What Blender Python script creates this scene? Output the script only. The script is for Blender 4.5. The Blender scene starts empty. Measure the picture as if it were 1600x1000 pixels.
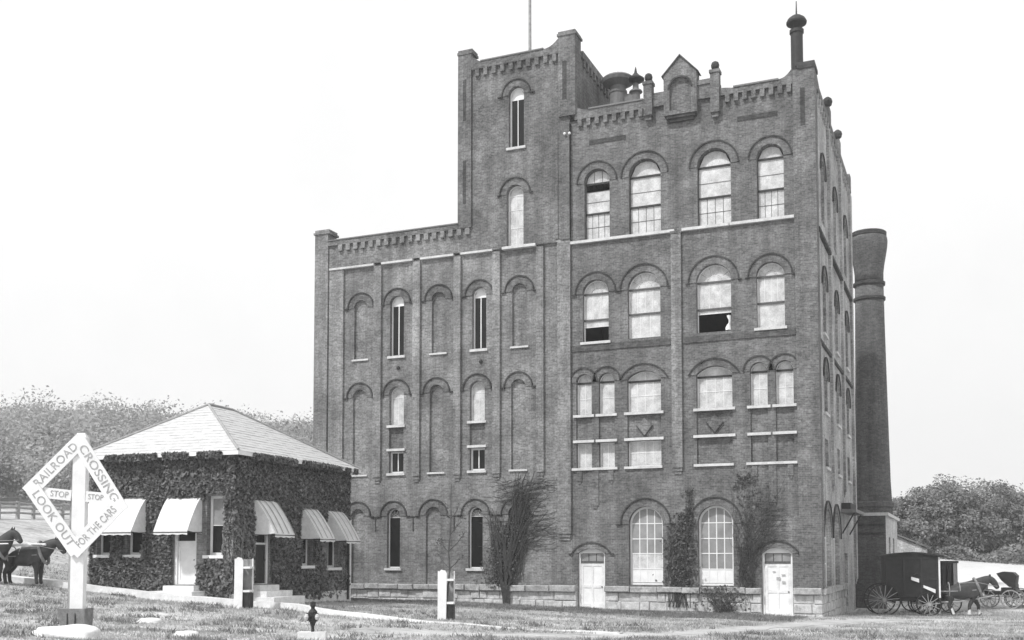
import bpy, bmesh, math, random
import numpy as np
from mathutils import Vector, Matrix
from mathutils.geometry import tessellate_polygon

rnd = random.Random(7); nr = np.random.default_rng(11)
R = math.radians
scene = bpy.context.scene
COL = scene.collection

# ------------------------------------------------------------------ camera
YAW, PITCH, EYE = R(23), R(3.2), 2.52
cam_d = bpy.data.cameras.new('camera'); cam = bpy.data.objects.new('camera', cam_d); COL.objects.link(cam)
cam.location = (5.853, -47.488, EYE)
cam.rotation_euler = (R(90) + PITCH, 0, YAW)
cam_d.sensor_width = 36; cam_d.lens = 36 * 1676 / 1600; cam_d.shift_y = 0.1727; cam_d.clip_end = 6000
scene.camera = cam

# ------------------------------------------------------------------ sky and sun
SUN_EL, SUN_AZ = R(52), R(204)          # azimuth clockwise from +y: the sun stands front-left of the brewery, behind the camera
world = bpy.data.worlds.new('World'); scene.world = world; world.use_nodes = True
nt = world.node_tree; nt.nodes.clear()
wo = nt.nodes.new('ShaderNodeOutputWorld'); bg = nt.nodes.new('ShaderNodeBackground')
sky = nt.nodes.new('ShaderNodeTexSky'); sky.sky_type = 'NISHITA'; sky.sun_disc = False
sky.sun_elevation = SUN_EL; sky.sun_rotation = SUN_AZ; sky.air_density = 1.0; sky.dust_density = 4.0; sky.ozone_density = 1.0
bw = nt.nodes.new('ShaderNodeRGBToBW')
tcw = nt.nodes.new('ShaderNodeTexCoord')
cl = nt.nodes.new('ShaderNodeTexNoise'); cl.inputs['Scale'].default_value = 2.2; cl.inputs['Detail'].default_value = 6; cl.inputs['Roughness'].default_value = .6
cr = nt.nodes.new('ShaderNodeMapRange'); cr.inputs['From Min'].default_value = .32; cr.inputs['From Max'].default_value = .66
cr.inputs['To Min'].default_value = .86; cr.inputs['To Max'].default_value = 1.0
mx = nt.nodes.new('ShaderNodeMix'); mx.data_type = 'FLOAT'; mx.inputs['B'].default_value = 10.2      # bright even veil of high cloud
nt.links.new(tcw.outputs['Generated'], cl.inputs['Vector']); nt.links.new(cl.outputs['Fac'], cr.inputs['Value'])
nt.links.new(sky.outputs['Color'], bw.inputs['Color']); nt.links.new(bw.outputs['Val'], mx.inputs['A'])
nt.links.new(cr.outputs['Result'], mx.inputs['Factor']); nt.links.new(mx.outputs['Result'], bg.inputs['Color'])
bg.inputs['Strength'].default_value = 0.1
nt.links.new(bg.outputs['Background'], wo.inputs['Surface'])
sun_d = bpy.data.lights.new('sun', 'SUN'); sun = bpy.data.objects.new('sun', sun_d); COL.objects.link(sun)
sun_d.energy = 3.2; sun_d.angle = R(3); sun_d.color = (1, 1, 1)
sd = Vector((math.sin(SUN_AZ) * math.cos(SUN_EL), math.cos(SUN_AZ) * math.cos(SUN_EL), math.sin(SUN_EL)))
sun.rotation_euler = sd.to_track_quat('Z', 'Y').to_euler(); sun.location = (-20, -30, 60)
vs = scene.view_settings; vs.view_transform = 'Standard'; vs.look = 'None'; vs.gamma = 1; vs.use_curve_mapping = False
vs.exposure = 0.15

# ------------------------------------------------------------------ materials (the photograph is black and white)
MAT = {}
def nodes(name, rough=.85, spec=.25):
    m = bpy.data.materials.new(name); m.use_nodes = True; t = m.node_tree
    b = t.nodes['Principled BSDF']; b.inputs['Roughness'].default_value = rough; b.inputs['Specular IOR Level'].default_value = spec
    MAT[name] = m
    return m, t, b
def g3(v): return (v, v, v, 1)
def noise(t, scale, detail=4, vec=None, rough=.6):
    n = t.nodes.new('ShaderNodeTexNoise'); n.inputs['Scale'].default_value = scale; n.inputs['Detail'].default_value = detail; n.inputs['Roughness'].default_value = rough
    if vec: t.links.new(vec, n.inputs['Vector'])
    return n.outputs['Fac']
def maprange(t, val, a, b, c, d):
    n = t.nodes.new('ShaderNodeMapRange'); n.inputs['From Min'].default_value = a; n.inputs['From Max'].default_value = b
    n.inputs['To Min'].default_value = c; n.inputs['To Max'].default_value = d; t.links.new(val, n.inputs['Value']); return n.outputs['Result']
def math2(t, op, a, b):
    n = t.nodes.new('ShaderNodeMath'); n.operation = op
    for i, q in enumerate((a, b)):
        if isinstance(q, (int, float)): n.inputs[i].default_value = q
        else: t.links.new(q, n.inputs[i])
    return n.outputs[0]
def bump(t, b, h, strength, dist=.02):
    n = t.nodes.new('ShaderNodeBump'); n.inputs['Strength'].default_value = strength; n.inputs['Distance'].default_value = dist
    t.links.new(h, n.inputs['Height']); t.links.new(n.outputs['Normal'], b.inputs['Normal'])
def wpos(t):
    return t.nodes.new('ShaderNodeNewGeometry').outputs['Position']
def plain(name, lo, hi, rough=.85, scale=6., bumpk=.15, spec=.25, fine=60.):
    """value wandering between lo and hi, with coarse and fine noise"""
    m, t, b = nodes(name, rough, spec); p = wpos(t)
    a = noise(t, scale, 5, p); f = noise(t, fine, 2, p)
    s = math2(t, 'ADD', math2(t, 'MULTIPLY', a, .65), math2(t, 'MULTIPLY', f, .35))
    v = maprange(t, s, .32, .68, lo, hi)
    t.links.new(v, b.inputs['Base Color'])
    if bumpk: bump(t, b, s, bumpk)
    return m
def brick(name, lo, hi, mortar, stain=.35):
    m, t, b = nodes(name, .9, .2); p = wpos(t)
    geo = t.nodes.new('ShaderNodeNewGeometry'); sx = t.nodes.new('ShaderNodeSeparateXYZ'); t.links.new(p, sx.inputs[0])
    sn = t.nodes.new('ShaderNodeSeparateXYZ'); t.links.new(geo.outputs['True Normal'], sn.inputs[0])
    ax = math2(t, 'ABSOLUTE', sn.outputs[0], 0); gt = math2(t, 'GREATER_THAN', ax, .6)
    mu = t.nodes.new('ShaderNodeMix'); mu.data_type = 'FLOAT'; t.links.new(gt, mu.inputs['Factor']); t.links.new(sx.outputs[0], mu.inputs['A']); t.links.new(sx.outputs[1], mu.inputs['B'])
    cx = t.nodes.new('ShaderNodeCombineXYZ'); t.links.new(mu.outputs['Result'], cx.inputs[0]); t.links.new(sx.outputs[2], cx.inputs[1])
    br = t.nodes.new('ShaderNodeTexBrick'); t.links.new(cx.outputs[0], br.inputs['Vector'])
    br.inputs['Scale'].default_value = 1; br.inputs['Brick Width'].default_value = .23; br.inputs['Row Height'].default_value = .078
    br.inputs['Mortar Size'].default_value = .007; br.inputs['Mortar Smooth'].default_value = .3; br.inputs['Bias'].default_value = -.1
    br.inputs['Color1'].default_value = g3(lo); br.inputs['Color2'].default_value = g3(hi); br.inputs['Mortar'].default_value = g3(mortar)
    st = maprange(t, noise(t, .55, 6, p, .65), .3, .72, 1 - stain, 1 + stain)
    # rain streaks: noise drawn out downwards
    mp = t.nodes.new('ShaderNodeMapping'); mp.inputs['Scale'].default_value = (2.2, 2.2, .16); t.links.new(p, mp.inputs['Vector'])
    sk = maprange(t, noise(t, 1., 5, mp.outputs[0], .6), .3, .7, .7, 1.22)
    fi = maprange(t, noise(t, 10., 4, p, .75), .32, .68, .62, 1.38)
    v = math2(t, 'MULTIPLY', math2(t, 'MULTIPLY', st, sk), fi)
    ml = t.nodes.new('ShaderNodeMix'); ml.data_type = 'RGBA'; ml.blend_type = 'MULTIPLY'; ml.inputs['Factor'].default_value = 1
    t.links.new(br.outputs['Color'], ml.inputs['A']); t.links.new(v, ml.inputs['B']); t.links.new(ml.outputs['Result'], b.inputs['Base Color'])
    bump(t, b, math2(t, 'ADD', math2(t, 'MULTIPLY', br.outputs['Fac'], -1), fi), .5, .01)
    return m
brick('brick', .105, .185, .21, .42)
brick('brick_wing', .14, .24, .27, .42)
brick('brick_pilaster', .16, .265, .3)
brick('brick_dark', .07, .12, .13)
brick('brick_side_lit', .28, .43, .45, .4)  # lighter than the front brick: the side's light is put into its colour
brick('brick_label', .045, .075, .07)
brick('brick_chimney', .08, .14, .13, .25)
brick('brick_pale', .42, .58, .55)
brick('brick_house', .15, .26, .26)
plain('stone', .28, .68, .9, 4., .9, .2, 14.)
plain('stone_cap', .2, .5, .9, 3., .9, .2, 12.)
plain('sill', .42, .68, .8, 3., .1, .2, 14.)
plain('white', .68, .86, .6, 3., .05)
plain('whitewash', .56, .86, .8, 3., .25, .2, 11.)
plain('awning', .58, .8, .9, 2.5, .2, .2, 12.)
plain('pane_white', .34, .74, .35, 2.6, .0, .4, 16.)
plain('pane_grey', .17, .34, .2, 1.6, .0, .4)
plain('pane_dark', .006, .016, .25, 2., .0, .15)
plain('dark_wood', .02, .05, .7, 8., .2)
plain('wagon_black', .014, .035, .5, 5., .1)
plain('iron', .02, .045, .6, 9., .1)
plain('bar', .07, .12, .7, 9., .1)
plain('grey_wood', .22, .42, .85, 6., .3)
plain('sleeve_wood', .12, .30, .9, 7., .4)
plain('shingle', .42, .6, .85, 4., .3, .2, 18.)
plain('roof_tar', .05, .10, .9, 3., .2)
plain('horse_coat', .025, .065, .55, 5., .05)
plain('horse_white', .55, .7, .8, 6., .1)
plain('leather', .015, .03, .5, 6., .1)
plain('bark', .05, .12, .95, 7., .6)
plain('vine_stem', .03, .075, .95, 9., .4)
plain('path', .5, .8, .95, 1.6, .3, .1, 9.)
plain('lettering', .22, .52, .7, 9., 0)
plain('lead', .12, .2, .6, 6., .1)
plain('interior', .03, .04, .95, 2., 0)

def leafmat(name, lo, hi, scale):
    m, t, b = nodes(name, .7, .2); p = wpos(t)
    oi = noise(t, scale, 3, p); v = maprange(t, oi, .3, .7, lo, hi); t.links.new(v, b.inputs['Base Color'])
    tr = t.nodes.new('ShaderNodeBsdfTranslucent'); t.links.new(v, tr.inputs['Color'])
    mxs = t.nodes.new('ShaderNodeMixShader'); mxs.inputs[0].default_value = .3
    t.links.new(b.outputs[0], mxs.inputs[1]); t.links.new(tr.outputs[0], mxs.inputs[2])
    t.links.new(mxs.outputs[0], t.nodes['Material Output'].inputs['Surface'])
leafmat('ivy_leaf', .015, .36, 10.)
leafmat('creeper_leaf', .03, .20, 8.)
leafmat('tree_leaf', .10, .36, .9)
leafmat('wood_leaf_hazed', .18, .5, .14)  # foliage paled so that its colour carries the distance haze
leafmat('grass_blade', .18, .56, .8)
leafmat('weed_leaf', .10, .30, 1.5)
def groundmat(name, lo, hi, s1, s2):
    m, t, b = nodes(name, .95, .1); p = wpos(t)
    a = noise(t, s1, 7, p, .65); f = noise(t, s2, 4, p, .7); mp = t.nodes.new('ShaderNodeMapping'); mp.inputs['Rotation'].default_value = (0, 0, R(-20)); mp.inputs['Scale'].default_value = (.5, 2., 1)
    t.links.new(p, mp.inputs['Vector']); k = noise(t, 1.2, 5, mp.outputs[0], .65)
    s = math2(t, 'ADD', math2(t, 'MULTIPLY', a, .4), math2(t, 'ADD', math2(t, 'MULTIPLY', f, .3), math2(t, 'MULTIPLY', k, .3)))
    t.links.new(maprange(t, s, .38, .62, lo, hi), b.inputs['Base Color']); bump(t, b, f, .6, .05)
groundmat('ground', .19, .62, .3, 5.)
groundmat('field', .48, .68, .3, 5.)
groundmat('road', .30, .55, .3, 6.)

# ------------------------------------------------------------------ mesh helpers
FRONT = lambda u, d, z: (u, d, z)
SIDE = lambda u, d, z: (-d, u, z)
class MB:
    def __init__(s): s.v = []; s.f = []; s.smooth = False
    def add(s, vs_, fs):
        o = len(s.v); s.v += [tuple(q) for q in vs_]; s.f += [tuple(i + o for i in q) for q in fs]; return s
    def box(s, u0, u1, d0, d1, z0, z1, F=FRONT):
        s.add([F(u0, d0, z0), F(u1, d0, z0), F(u1, d1, z0), F(u0, d1, z0), F(u0, d0, z1), F(u1, d0, z1), F(u1, d1, z1), F(u0, d1, z1)],
              [(3, 2, 1, 0), (4, 5, 6, 7), (0, 1, 5, 4), (1, 2, 6, 5), (2, 3, 7, 6), (3, 0, 4, 7)]); return s
    def prism(s, loop, d0, d1, holes=(), F=FRONT):
        loops = [list(loop)] + [list(h) for h in holes]
        flat = [q for l in loops for q in l]; n = len(flat)
        tri = tessellate_polygon([[Vector((q[0], q[1], 0)) for q in l] for l in loops])
        vv = [F(q[0], d0, q[1]) for q in flat] + [F(q[0], d1, q[1]) for q in flat]
        ff = [tuple(q) for q in tri] + [tuple(i + n for i in reversed(q)) for q in tri]
        o = 0
        for l in loops:
            k = len(l)
            for i in range(k):
                a, b_ = o + i, o + (i + 1) % k; ff.append((a, b_, b_ + n, a + n))
            o += k
        s.add(vv, ff); return s
    def tube(s, pts, rads, n=6, cap=True):
        pts = [Vector(p) for p in pts]
        if not hasattr(rads, '__len__'): rads = [rads] * len(pts)
        vv = []; ff = []
        ref = Vector((.31, .87, .21))
        for i, p in enumerate(pts):
            d = (pts[min(i + 1, len(pts) - 1)] - pts[max(i - 1, 0)])
            if d.length < 1e-7: d = Vector((0, 0, 1))
            d.normalize(); x = d.cross(ref)
            if x.length < .05: x = d.cross(Vector((1, 0, 0)))
            x.normalize(); y = d.cross(x)
            for k in range(n):
                a = 2 * math.pi * k / n; vv.append(p + (x * math.cos(a) + y * math.sin(a)) * rads[i])
        for i in range(len(pts) - 1):
            for k in range(n):
                a = i * n + k; b_ = i * n + (k + 1) % n; ff.append((a, b_, b_ + n, a + n))
        if cap: ff.append(tuple(reversed(range(n)))); ff.append(tuple(range((len(pts) - 1) * n, len(pts) * n)))
        s.add(vv, ff); return s
    def lathe(s, c, prof, n=20):
        vv = []; ff = []
        for (r, z) in prof:
            for k in range(n):
                a = 2 * math.pi * k / n; vv.append((c[0] + r * math.cos(a), c[1] + r * math.sin(a), c[2] + z))
        for i in range(len(prof) - 1):
            for k in range(n):
                a = i * n + k; b_ = i * n + (k + 1) % n; ff.append((a, b_, b_ + n, a + n))
        ff.append(tuple(reversed(range(n)))); ff.append(tuple(range((len(prof) - 1) * n, len(prof) * n)))
        s.add(vv, ff); return s
    def ring(s, c, rad, wid, thick, n=24, axis='y'):
        """wheel rim: square section ring round the y axis"""
        vv = []; ff = []
        for k in range(n):
            a = 2 * math.pi * k / n
            for (r, w) in ((rad - thick, -wid / 2), (rad, -wid / 2), (rad, wid / 2), (rad - thick, wid / 2)):
                vv.append((c[0] + r * math.cos(a), c[1] + w, c[2] + r * math.sin(a)))
        for k in range(n):
            for j in range(4):
                a = k * 4 + j; b_ = k * 4 + (j + 1) % 4; k2 = (k + 1) % n
                ff.append((a, b_, k2 * 4 + (j + 1) % 4, k2 * 4 + j))
        s.add(vv, ff); return s
    def mesh(s, name):
        me = bpy.data.meshes.new(name); me.from_pydata(s.v, [], s.f); me.validate(); me.update()
        bm = bmesh.new(); bm.from_mesh(me); bmesh.ops.recalc_face_normals(bm, faces=bm.faces[:]); bm.to_mesh(me); bm.free()
        if s.smooth: me.polygons.foreach_set('use_smooth', [True] * len(me.polygons))
        return me
    def build(s, name, mat, parent=None, loc=None, rot=None):
        return link(name, s.mesh(name), mat, parent, loc, rot)
def link(name, me, mat, parent=None, loc=None, rot=None):
    if mat is not None and len(me.materials) == 0: me.materials.append(MAT[mat])
    o = bpy.data.objects.new(name, me); COL.objects.link(o)
    if parent is not None: o.parent = parent
    if loc is not None: o.location = loc
    if rot is not None: o.rotation_euler = rot
    return o
def tag(o, label=None, cat=None, group=None, kind=None):
    if label: o['label'] = label
    if cat: o['category'] = cat
    if group: o['group'] = group
    if kind: o['kind'] = kind
    return o
def thing(name, label, cat, loc=(0, 0, 0), rz=0., group=None):
    o = bpy.data.objects.new(name, None); COL.objects.link(o); o.location = loc; o.rotation_euler = (0, 0, rz); o.empty_display_size = .2
    return tag(o, label, cat, group)
def quads(name, mat, centers, size, normals=None, tilt=.6, parent=None, aspect=1.4):
    """a mesh of many small leaf faces"""
    c = np.asarray(centers, float); n = len(c)
    size = np.broadcast_to(np.asarray(size, float), (n,))
    nn = nr.normal(size=(n, 3)) if normals is None else np.asarray(normals, float) + nr.normal(size=(n, 3)) * tilt
    nn /= np.linalg.norm(nn, axis=1)[:, None] + 1e-9
    rv = nr.normal(size=(n, 3)); x = np.cross(nn, rv); x /= np.linalg.norm(x, axis=1)[:, None] + 1e-9; y = np.cross(nn, x)
    h = (size / 2)[:, None]
    v = np.stack([c - x * h * aspect, c - y * h * .8 + nn * h * .25, c + x * h * aspect, c + y * h * .8 + nn * h * .25], 1).reshape(-1, 3)
    me = bpy.data.meshes.new(name)
    me.vertices.add(4 * n); me.vertices.foreach_set('co', v.ravel())
    me.loops.add(4 * n); me.loops.foreach_set('vertex_index', np.arange(4 * n, dtype=np.int32))
    me.polygons.add(n); me.polygons.foreach_set('loop_start', np.arange(0, 4 * n, 4, dtype=np.int32)); me.polygons.foreach_set('loop_total', np.full(n, 4, dtype=np.int32))
    me.update(); me.validate()
    return link(name, me, mat, parent)

# ------------------------------------------------------------------ terrain
CP = np.array([(0,0,-.05),(-11,0,.11),(-18,0,.32),(-23.4,0,.38),(-19.4,-14.7,.75),(-25.8,-15.4,1.28),(-22.6,-15.6,1.03),(-20,-5,.5),(-27.2,-17,1.42),(-10.2,-15.2,.45),
    (-16.6,-16.5,.74),(-13.2,-28.4,.8),(-9,-25.5,.52),(-4.5,-23,.42),(-5,-17,.3),(0,-8,.05),(7,-17,.3),(3,7.8,-.3),(6.5,9,-.34),(1,22,-.4),(8.5,22,-.15),(4,60,2.1),(12,60,1.5),
    (-42,-3,4.2),(-52,8,5.2),(-25,20,1.5),(25,0,-.3),(25,-30,.3),(-30,-40,1.6),(0,-45,.9),(30,40,.6),(-60,-20,5),(-30,60,5)])
def tU(r): return np.where(r > 0, r * r * np.log(r + 1e-9), 0)
_n = len(CP); _K = tU(np.linalg.norm(CP[:, None, :2] - CP[None, :, :2], axis=2)) + np.eye(_n) * 2.
_Q = np.c_[np.ones(_n), CP[:, :2]]
_W = np.linalg.solve(np.block([[_K, _Q], [_Q.T, np.zeros((3, 3))]]), np.r_[CP[:, 2], 0, 0, 0])
def gz(x, y):
    x0 = np.asarray(x, float); y0 = np.asarray(y, float)
    x = np.clip(x0, -60, 30); y = np.clip(y0, -45, 65)
    r = np.hypot(x[..., None] - CP[:, 0], y[..., None] - CP[:, 1])
    z = tU(r) @ _W[:_n] + _W[_n] + _W[_n + 1] * x + _W[_n + 2] * y
    w = np.clip((-x0 * .8 + y0 * .6 - 60) / 110, 0, 1)
    z = z + 13 * w * w * (3 - 2 * w)
    return z + .03 * np.sin(x0 * 1.3 + y0 * .7) * np.cos(y0 * .9 - x0 * .4)
def G(x, y): return float(gz(x, y))
def axis_lin(lo, hi, step, far):
    core = list(np.arange(lo, hi + 1e-6, step)); a = []; d = step; p = core[-1]
    while p < far: d *= 1.22; p += d; a.append(p)
    b_ = []; d = step; p = core[0]
    while p > -far: d *= 1.22; p -= d; b_.append(p)
    return np.array(b_[::-1] + core + a)
gx = axis_lin(-40, 26, .6, 2500); gy = axis_lin(-42, 40, .6, 2500)
XX, YY = np.meshgrid(gx, gy, indexing='ij'); ZZ = gz(XX, YY)
nx_, ny_ = XX.shape; idx = np.arange(nx_ * ny_).reshape(nx_, ny_)
gm = MB(); gm.v = list(map(tuple, np.stack([XX, YY, ZZ], -1).reshape(-1, 3)))
gm.f = list(map(tuple, np.stack([idx[:-1, :-1], idx[1:, :-1], idx[1:, 1:], idx[:-1, 1:]], -1).reshape(-1, 4))); gm.smooth = True
tag(gm.build('ground', 'ground'), kind='structure')
def ribbon(name, mat, pts, width, lift=.012, seg=.5, raise_=None):
    """a strip draped on the terrain along a polyline"""
    P = [Vector((p[0], p[1])) for p in pts]; S = []
    for i in range(len(P) - 1):
        p0, p1, p2, p3 = P[max(i - 1, 0)], P[i], P[i + 1], P[min(i + 2, len(P) - 1)]
        k = max(2, int((p2 - p1).length / seg))
        for j in range(k):
            t_ = j / k; S.append(.5 * ((2 * p1) + (p2 - p0) * t_ + (2 * p0 - 5 * p1 + 4 * p2 - p3) * t_ ** 2 + (3 * p1 - p0 - 3 * p2 + p3) * t_ ** 3))
    S.append(P[-1]); m = MB(); W_ = 4
    for i, p in enumerate(S):
        d = (S[min(i + 1, len(S) - 1)] - S[max(i - 1, 0)]).normalized(); nrm = Vector((-d.y, d.x))
        wv = width * (1 + .16 * math.sin(i * .37) + .16 * rnd.uniform(-1, 1)) * (1 - .55 * max(0, (i / len(S) - .6) / .4))
        for k in range(W_ + 1):
            q = p + nrm * wv * (k / W_ - .5); 
            up = raise_(q.x) if raise_ else 0
            if k in (0, W_): q = p + nrm * wv * ((1 / W_ if k == 0 else (W_ - 1) / W_) - .5) + nrm * (.02 if k else -.02); m.v.append((q.x, q.y, G(q.x, q.y) - .05))
            else: m.v.append((q.x, q.y, G(q.x, q.y) + lift + up))
    for i in range(len(S) - 1):
        for k in range(W_):
            a = i * (W_ + 1) + k; m.f.append((a, a + 1, a + W_ + 2, a + W_ + 1))
    return tag(m.build(name, mat), kind='structure')
ribbon('path', 'path', [(-40, -19), (-31, -17.0), (-28.1, -16.2), (-25.2, -15.9), (-22.1, -15.9), (-19.3, -15.9), (-17.2, -15.75), (-15.6, -16.2), (-13.6, -16.9), (-11.6, -17.2), (-8.2, -17.3), (-5.1, -17.2), (-3.5, -17.3)], 1.15, .02, .5, lambda x: .2 if x < -15.5 else max(0, .2 * (-10 - x) / 5.5))
ribbon('road', 'road', [(-9, -21.5), (-4.6, -20.2), (-1.8, -16.5), (-.4, -10.2), (1.2, -4), (3.6, .8), (8, 2.6), (16, 1.5), (30, 0)], 2.1, .016)
fm = MB(); fx = np.linspace(1.5, 60, 30); fy = np.linspace(27, 64, 24); FX, FY = np.meshgrid(fx, fy, indexing='ij'); FZ = gz(FX, FY) + .05
fi = np.arange(FX.size).reshape(FX.shape); fm.v = list(map(tuple, np.stack([FX, FY, FZ], -1).reshape(-1, 3)))
fm.f = list(map(tuple, np.stack([fi[:-1, :-1], fi[1:, :-1], fi[1:, 1:], fi[:-1, 1:]], -1).reshape(-1, 4)))
tag(fm.build('field', 'field'), kind='structure')

# ------------------------------------------------------------------ facade tools
def arch_pts(cx, hw, spring, rise, n=18):
    if rise <= .001: return [(cx + hw, spring), (cx - hw, spring)]
    Rr = (hw * hw + rise * rise) / (2 * rise); cz = spring + rise - Rr; a = math.asin(min(1, hw / Rr))
    if rise > hw: a = math.pi - a
    return [(cx + Rr * math.sin(a - 2 * a * i / n), cz + Rr * math.cos(a - 2 * a * i / n)) for i in range(n + 1)]
def arch_top(cx, hw, spring, rise):
    if rise <= .001: return lambda x: spring
    Rr = (hw * hw + rise * rise) / (2 * rise); cz = spring + rise - Rr
    return lambda x: cz + math.sqrt(max(0, Rr * Rr - (x - cx) ** 2))
def opening(cx, hw, z0, spring, rise): return [(cx - hw, z0), (cx + hw, z0)] + arch_pts(cx, hw, spring, rise)
def window(root, F, cx, hw, z0, spring, rise, cols=4, rows=(), frame='white', pane='pane_white', fw=.055, bt=.022, thick=(), thick_mat=None, fan=False,
           open_rows=(), d=.23, pane_over=None, lun_cols=None, lun_pane=None, vtop=None):
    """frame with bars (one mesh), its panes as children; rows = heights of the horizontal bars, from below"""
    top = arch_top(cx, hw, spring, rise); inner = opening(cx, hw - fw, z0 + fw, spring, max(rise - fw, .0) if rise > .001 else 0)
    if rise <= .001: inner = [(cx - hw + fw, z0 + fw), (cx + hw - fw, z0 + fw), (cx + hw - fw, spring - fw), (cx - hw + fw, spring - fw)]
    m = MB(); m.prism(opening(cx, hw, z0, spring, rise), d, d + .09, [inner], F)
    itop = arch_top(cx, hw - fw, spring, rise - fw) if rise > .001 else (lambda x: spring - fw)
    x0, x1 = cx - hw + fw, cx + hw - fw
    R_ = [z0 + fw] + list(rows) + [99.]
    for k, zr in enumerate(rows):
        h = .055 if k in thick else bt
        m.box(x0 - .01, x1 + .01, d + .012, d + .07, zr - h / 2, zr + h / 2, F)
    panes = []
    last = len(R_) - 2
    for i in range(len(R_) - 1):
        za, zb = R_[i] + bt / 2, R_[i + 1] - bt / 2
        lun = (i == last and rise > .001 and len(rows) > 0)
        nc = (lun_cols if (lun and lun_cols) else cols if not hasattr(cols, '__len__') else cols[i])
        if i in open_rows: continue
        if lun and fan:
            r_ = hw - fw; zc = R_[i] + bt; ri = r_ * .42
            N = 5
            for k in range(N):
                a0 = math.pi * k / N + .035; a1 = math.pi * (k + 1) / N - .035; lp = []
                for q in range(5): a = a0 + (a1 - a0) * q / 4; lp.append((cx + (ri + .025) * math.cos(a), zc + (ri + .025) * math.sin(a)))
                for q in range(5):
                    a = a1 + (a0 - a1) * q / 4
                    x = cx + (r_ - .004) * math.cos(a); z = zc + (r_ - .004) * math.sin(a) * max(.2, (rise - fw - bt) / r_); lp.append((x, z))
                panes.append((lp, i))
                a = math.pi * k / N
                if k: m.tube([F(cx + ri * math.cos(a), d + .04, zc + ri * math.sin(a)), F(cx + r_ * math.cos(a), d + .04, zc + r_ * math.sin(a) * (rise - fw) / r_)], .014, 4)
            lp = [(cx + (ri - .02) * math.cos(math.pi * q / 10), zc + .005 + (ri - .02) * math.sin(math.pi * q / 10)) for q in range(11)]
            panes.append((lp, i))
            m.tube([F(cx + ri * math.cos(math.pi * q / 10), d + .04, zc + ri * math.sin(math.pi * q / 10)) for q in range(11)], .015, 4)
            continue
        for c in range(nc):
            xa = x0 + (x1 - x0) * c / nc + (bt / 2 if c else 0); xb = x0 + (x1 - x0) * (c + 1) / nc - (bt / 2 if c < nc - 1 else 0)
            tops = [(xb + (xa - xb) * q / 6, min(zb, itop(min(max(xb + (xa - xb) * q / 6, x0 + 1e-4), x1 - 1e-4)))) for q in range(7)]
            tops = [(x, max(z, za + .012)) for x, z in tops]
            if max(z for x, z in tops) < za + .03: continue
            if c: zt = min(zb, itop(xa)); m.box(xa - bt, xa, d + .015, d + .065, za, zt, F)
            panes.append(([(xa, za), (xb, za)] + tops, i))
    w = m.build('window', frame, root)
    if thick and thick_mat:
        for k in thick: MB().box(x0 - .03, x1 + .03, d - .03, d + .011, rows[k] - .045, rows[k] + .045, F).build('transom_bar', thick_mat, w)
    for lp, i in panes:
        pm = pane
        if lun_pane and i == last: pm = lun_pane
        if pane_over and i in pane_over: pm = pane_over[i]
        MB().prism(lp, d + .03, d + .04, (), F).build('pane', pm, w)
    return w
def sill(parent, F, u0, u1, z, h=.12, proud=.1, mat='sill'):
    MB().box(u0, u1, -proud, .14, z - h, z, F).build('sill', mat, parent)
def ringloop(cx, hw, spring, rise, a, b_):
    o = arch_pts(cx, hw + b_, spring, rise + b_, 20); i = arch_pts(cx, hw + a, spring, rise + a, 20)
    return o + i[::-1]
def hood(root, F, cx, hw, spring, rise, wd=.32, foot=.16):
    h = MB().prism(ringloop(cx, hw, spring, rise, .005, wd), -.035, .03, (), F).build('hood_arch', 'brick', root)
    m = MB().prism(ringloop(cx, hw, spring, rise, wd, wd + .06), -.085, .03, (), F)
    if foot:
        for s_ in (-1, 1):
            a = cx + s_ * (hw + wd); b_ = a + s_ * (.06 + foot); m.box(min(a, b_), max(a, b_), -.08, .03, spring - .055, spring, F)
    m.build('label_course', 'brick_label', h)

# ------------------------------------------------------------------ the brewery
BREW = thing('brewery_building', 'tall dark brick brewery with square tower, arched windows and corbelled parapets', 'building')
UP = lambda u, d, z: (u, d - .12, z)     # plane of the upper tower wall, flush with the pilasters
holes = {'main': [], 'wing': [], 'tower': [], 'tower_up': [], 'side': []}
def win(wall, F, cx, hw, z0, spring, rise=None, hd=True, foot=.16, sl=True, sd_=.1, hwid=.32, **k):
    rise = hw if rise is None else rise
    holes[wall].append(opening(cx, hw, z0, spring, rise))
    w = window(BREW, F, cx, hw, z0, spring, rise, **k)
    if hd: hood(BREW, F, cx, hw, spring, rise, hwid, foot)
    if sl: sill(w, F, cx - hw - sd_, cx + hw + sd_, z0)
    return w
def blind(wall, F, cx, hw, z0, spring, rise=None, hd=True, foot=.16, sl=True, depth=.13, hwid=.32, name='blind_panel'):
    rise = hw if rise is None else rise
    holes[wall].append(opening(cx, hw, z0, spring, rise))
    b_ = MB().prism(opening(cx, hw + .05, z0 - .05, spring, rise + .05 if rise > .001 else 0), depth, .3, (), F).build(name, 'brick' if wall == 'main' else 'brick_wing', BREW)
    if hd: hood(BREW, F, cx, hw, spring, rise, hwid, foot)
    if sl: sill(b_, F, cx - hw - .1, cx + hw + .1, z0, .09, .08)
    return b_
# fourth floor
for k, (cx, hw) in enumerate([(-9.94, .63), (-7.61, .765), (-4.37, .765), (-1.86, .59)]):
    z0, sp = 17.5, 20.25
    rows = [18.15, 18.83, 19.52, sp] if k else [18.13, 18.78, 19.35, 19.86, sp - .02]
    win('main', FRONT, cx, hw, z0, sp, foot=0, sl=False, cols=[4, 4, 1, 1, 1] if k else [4, 4, 1, 1, 1, 3], rows=rows, frame='bar', thick=(1, 3) if k else (1, 4), thick_mat='dark_wood',
        open_rows=() if k else (4,), fw=.035, bt=.018)
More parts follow.
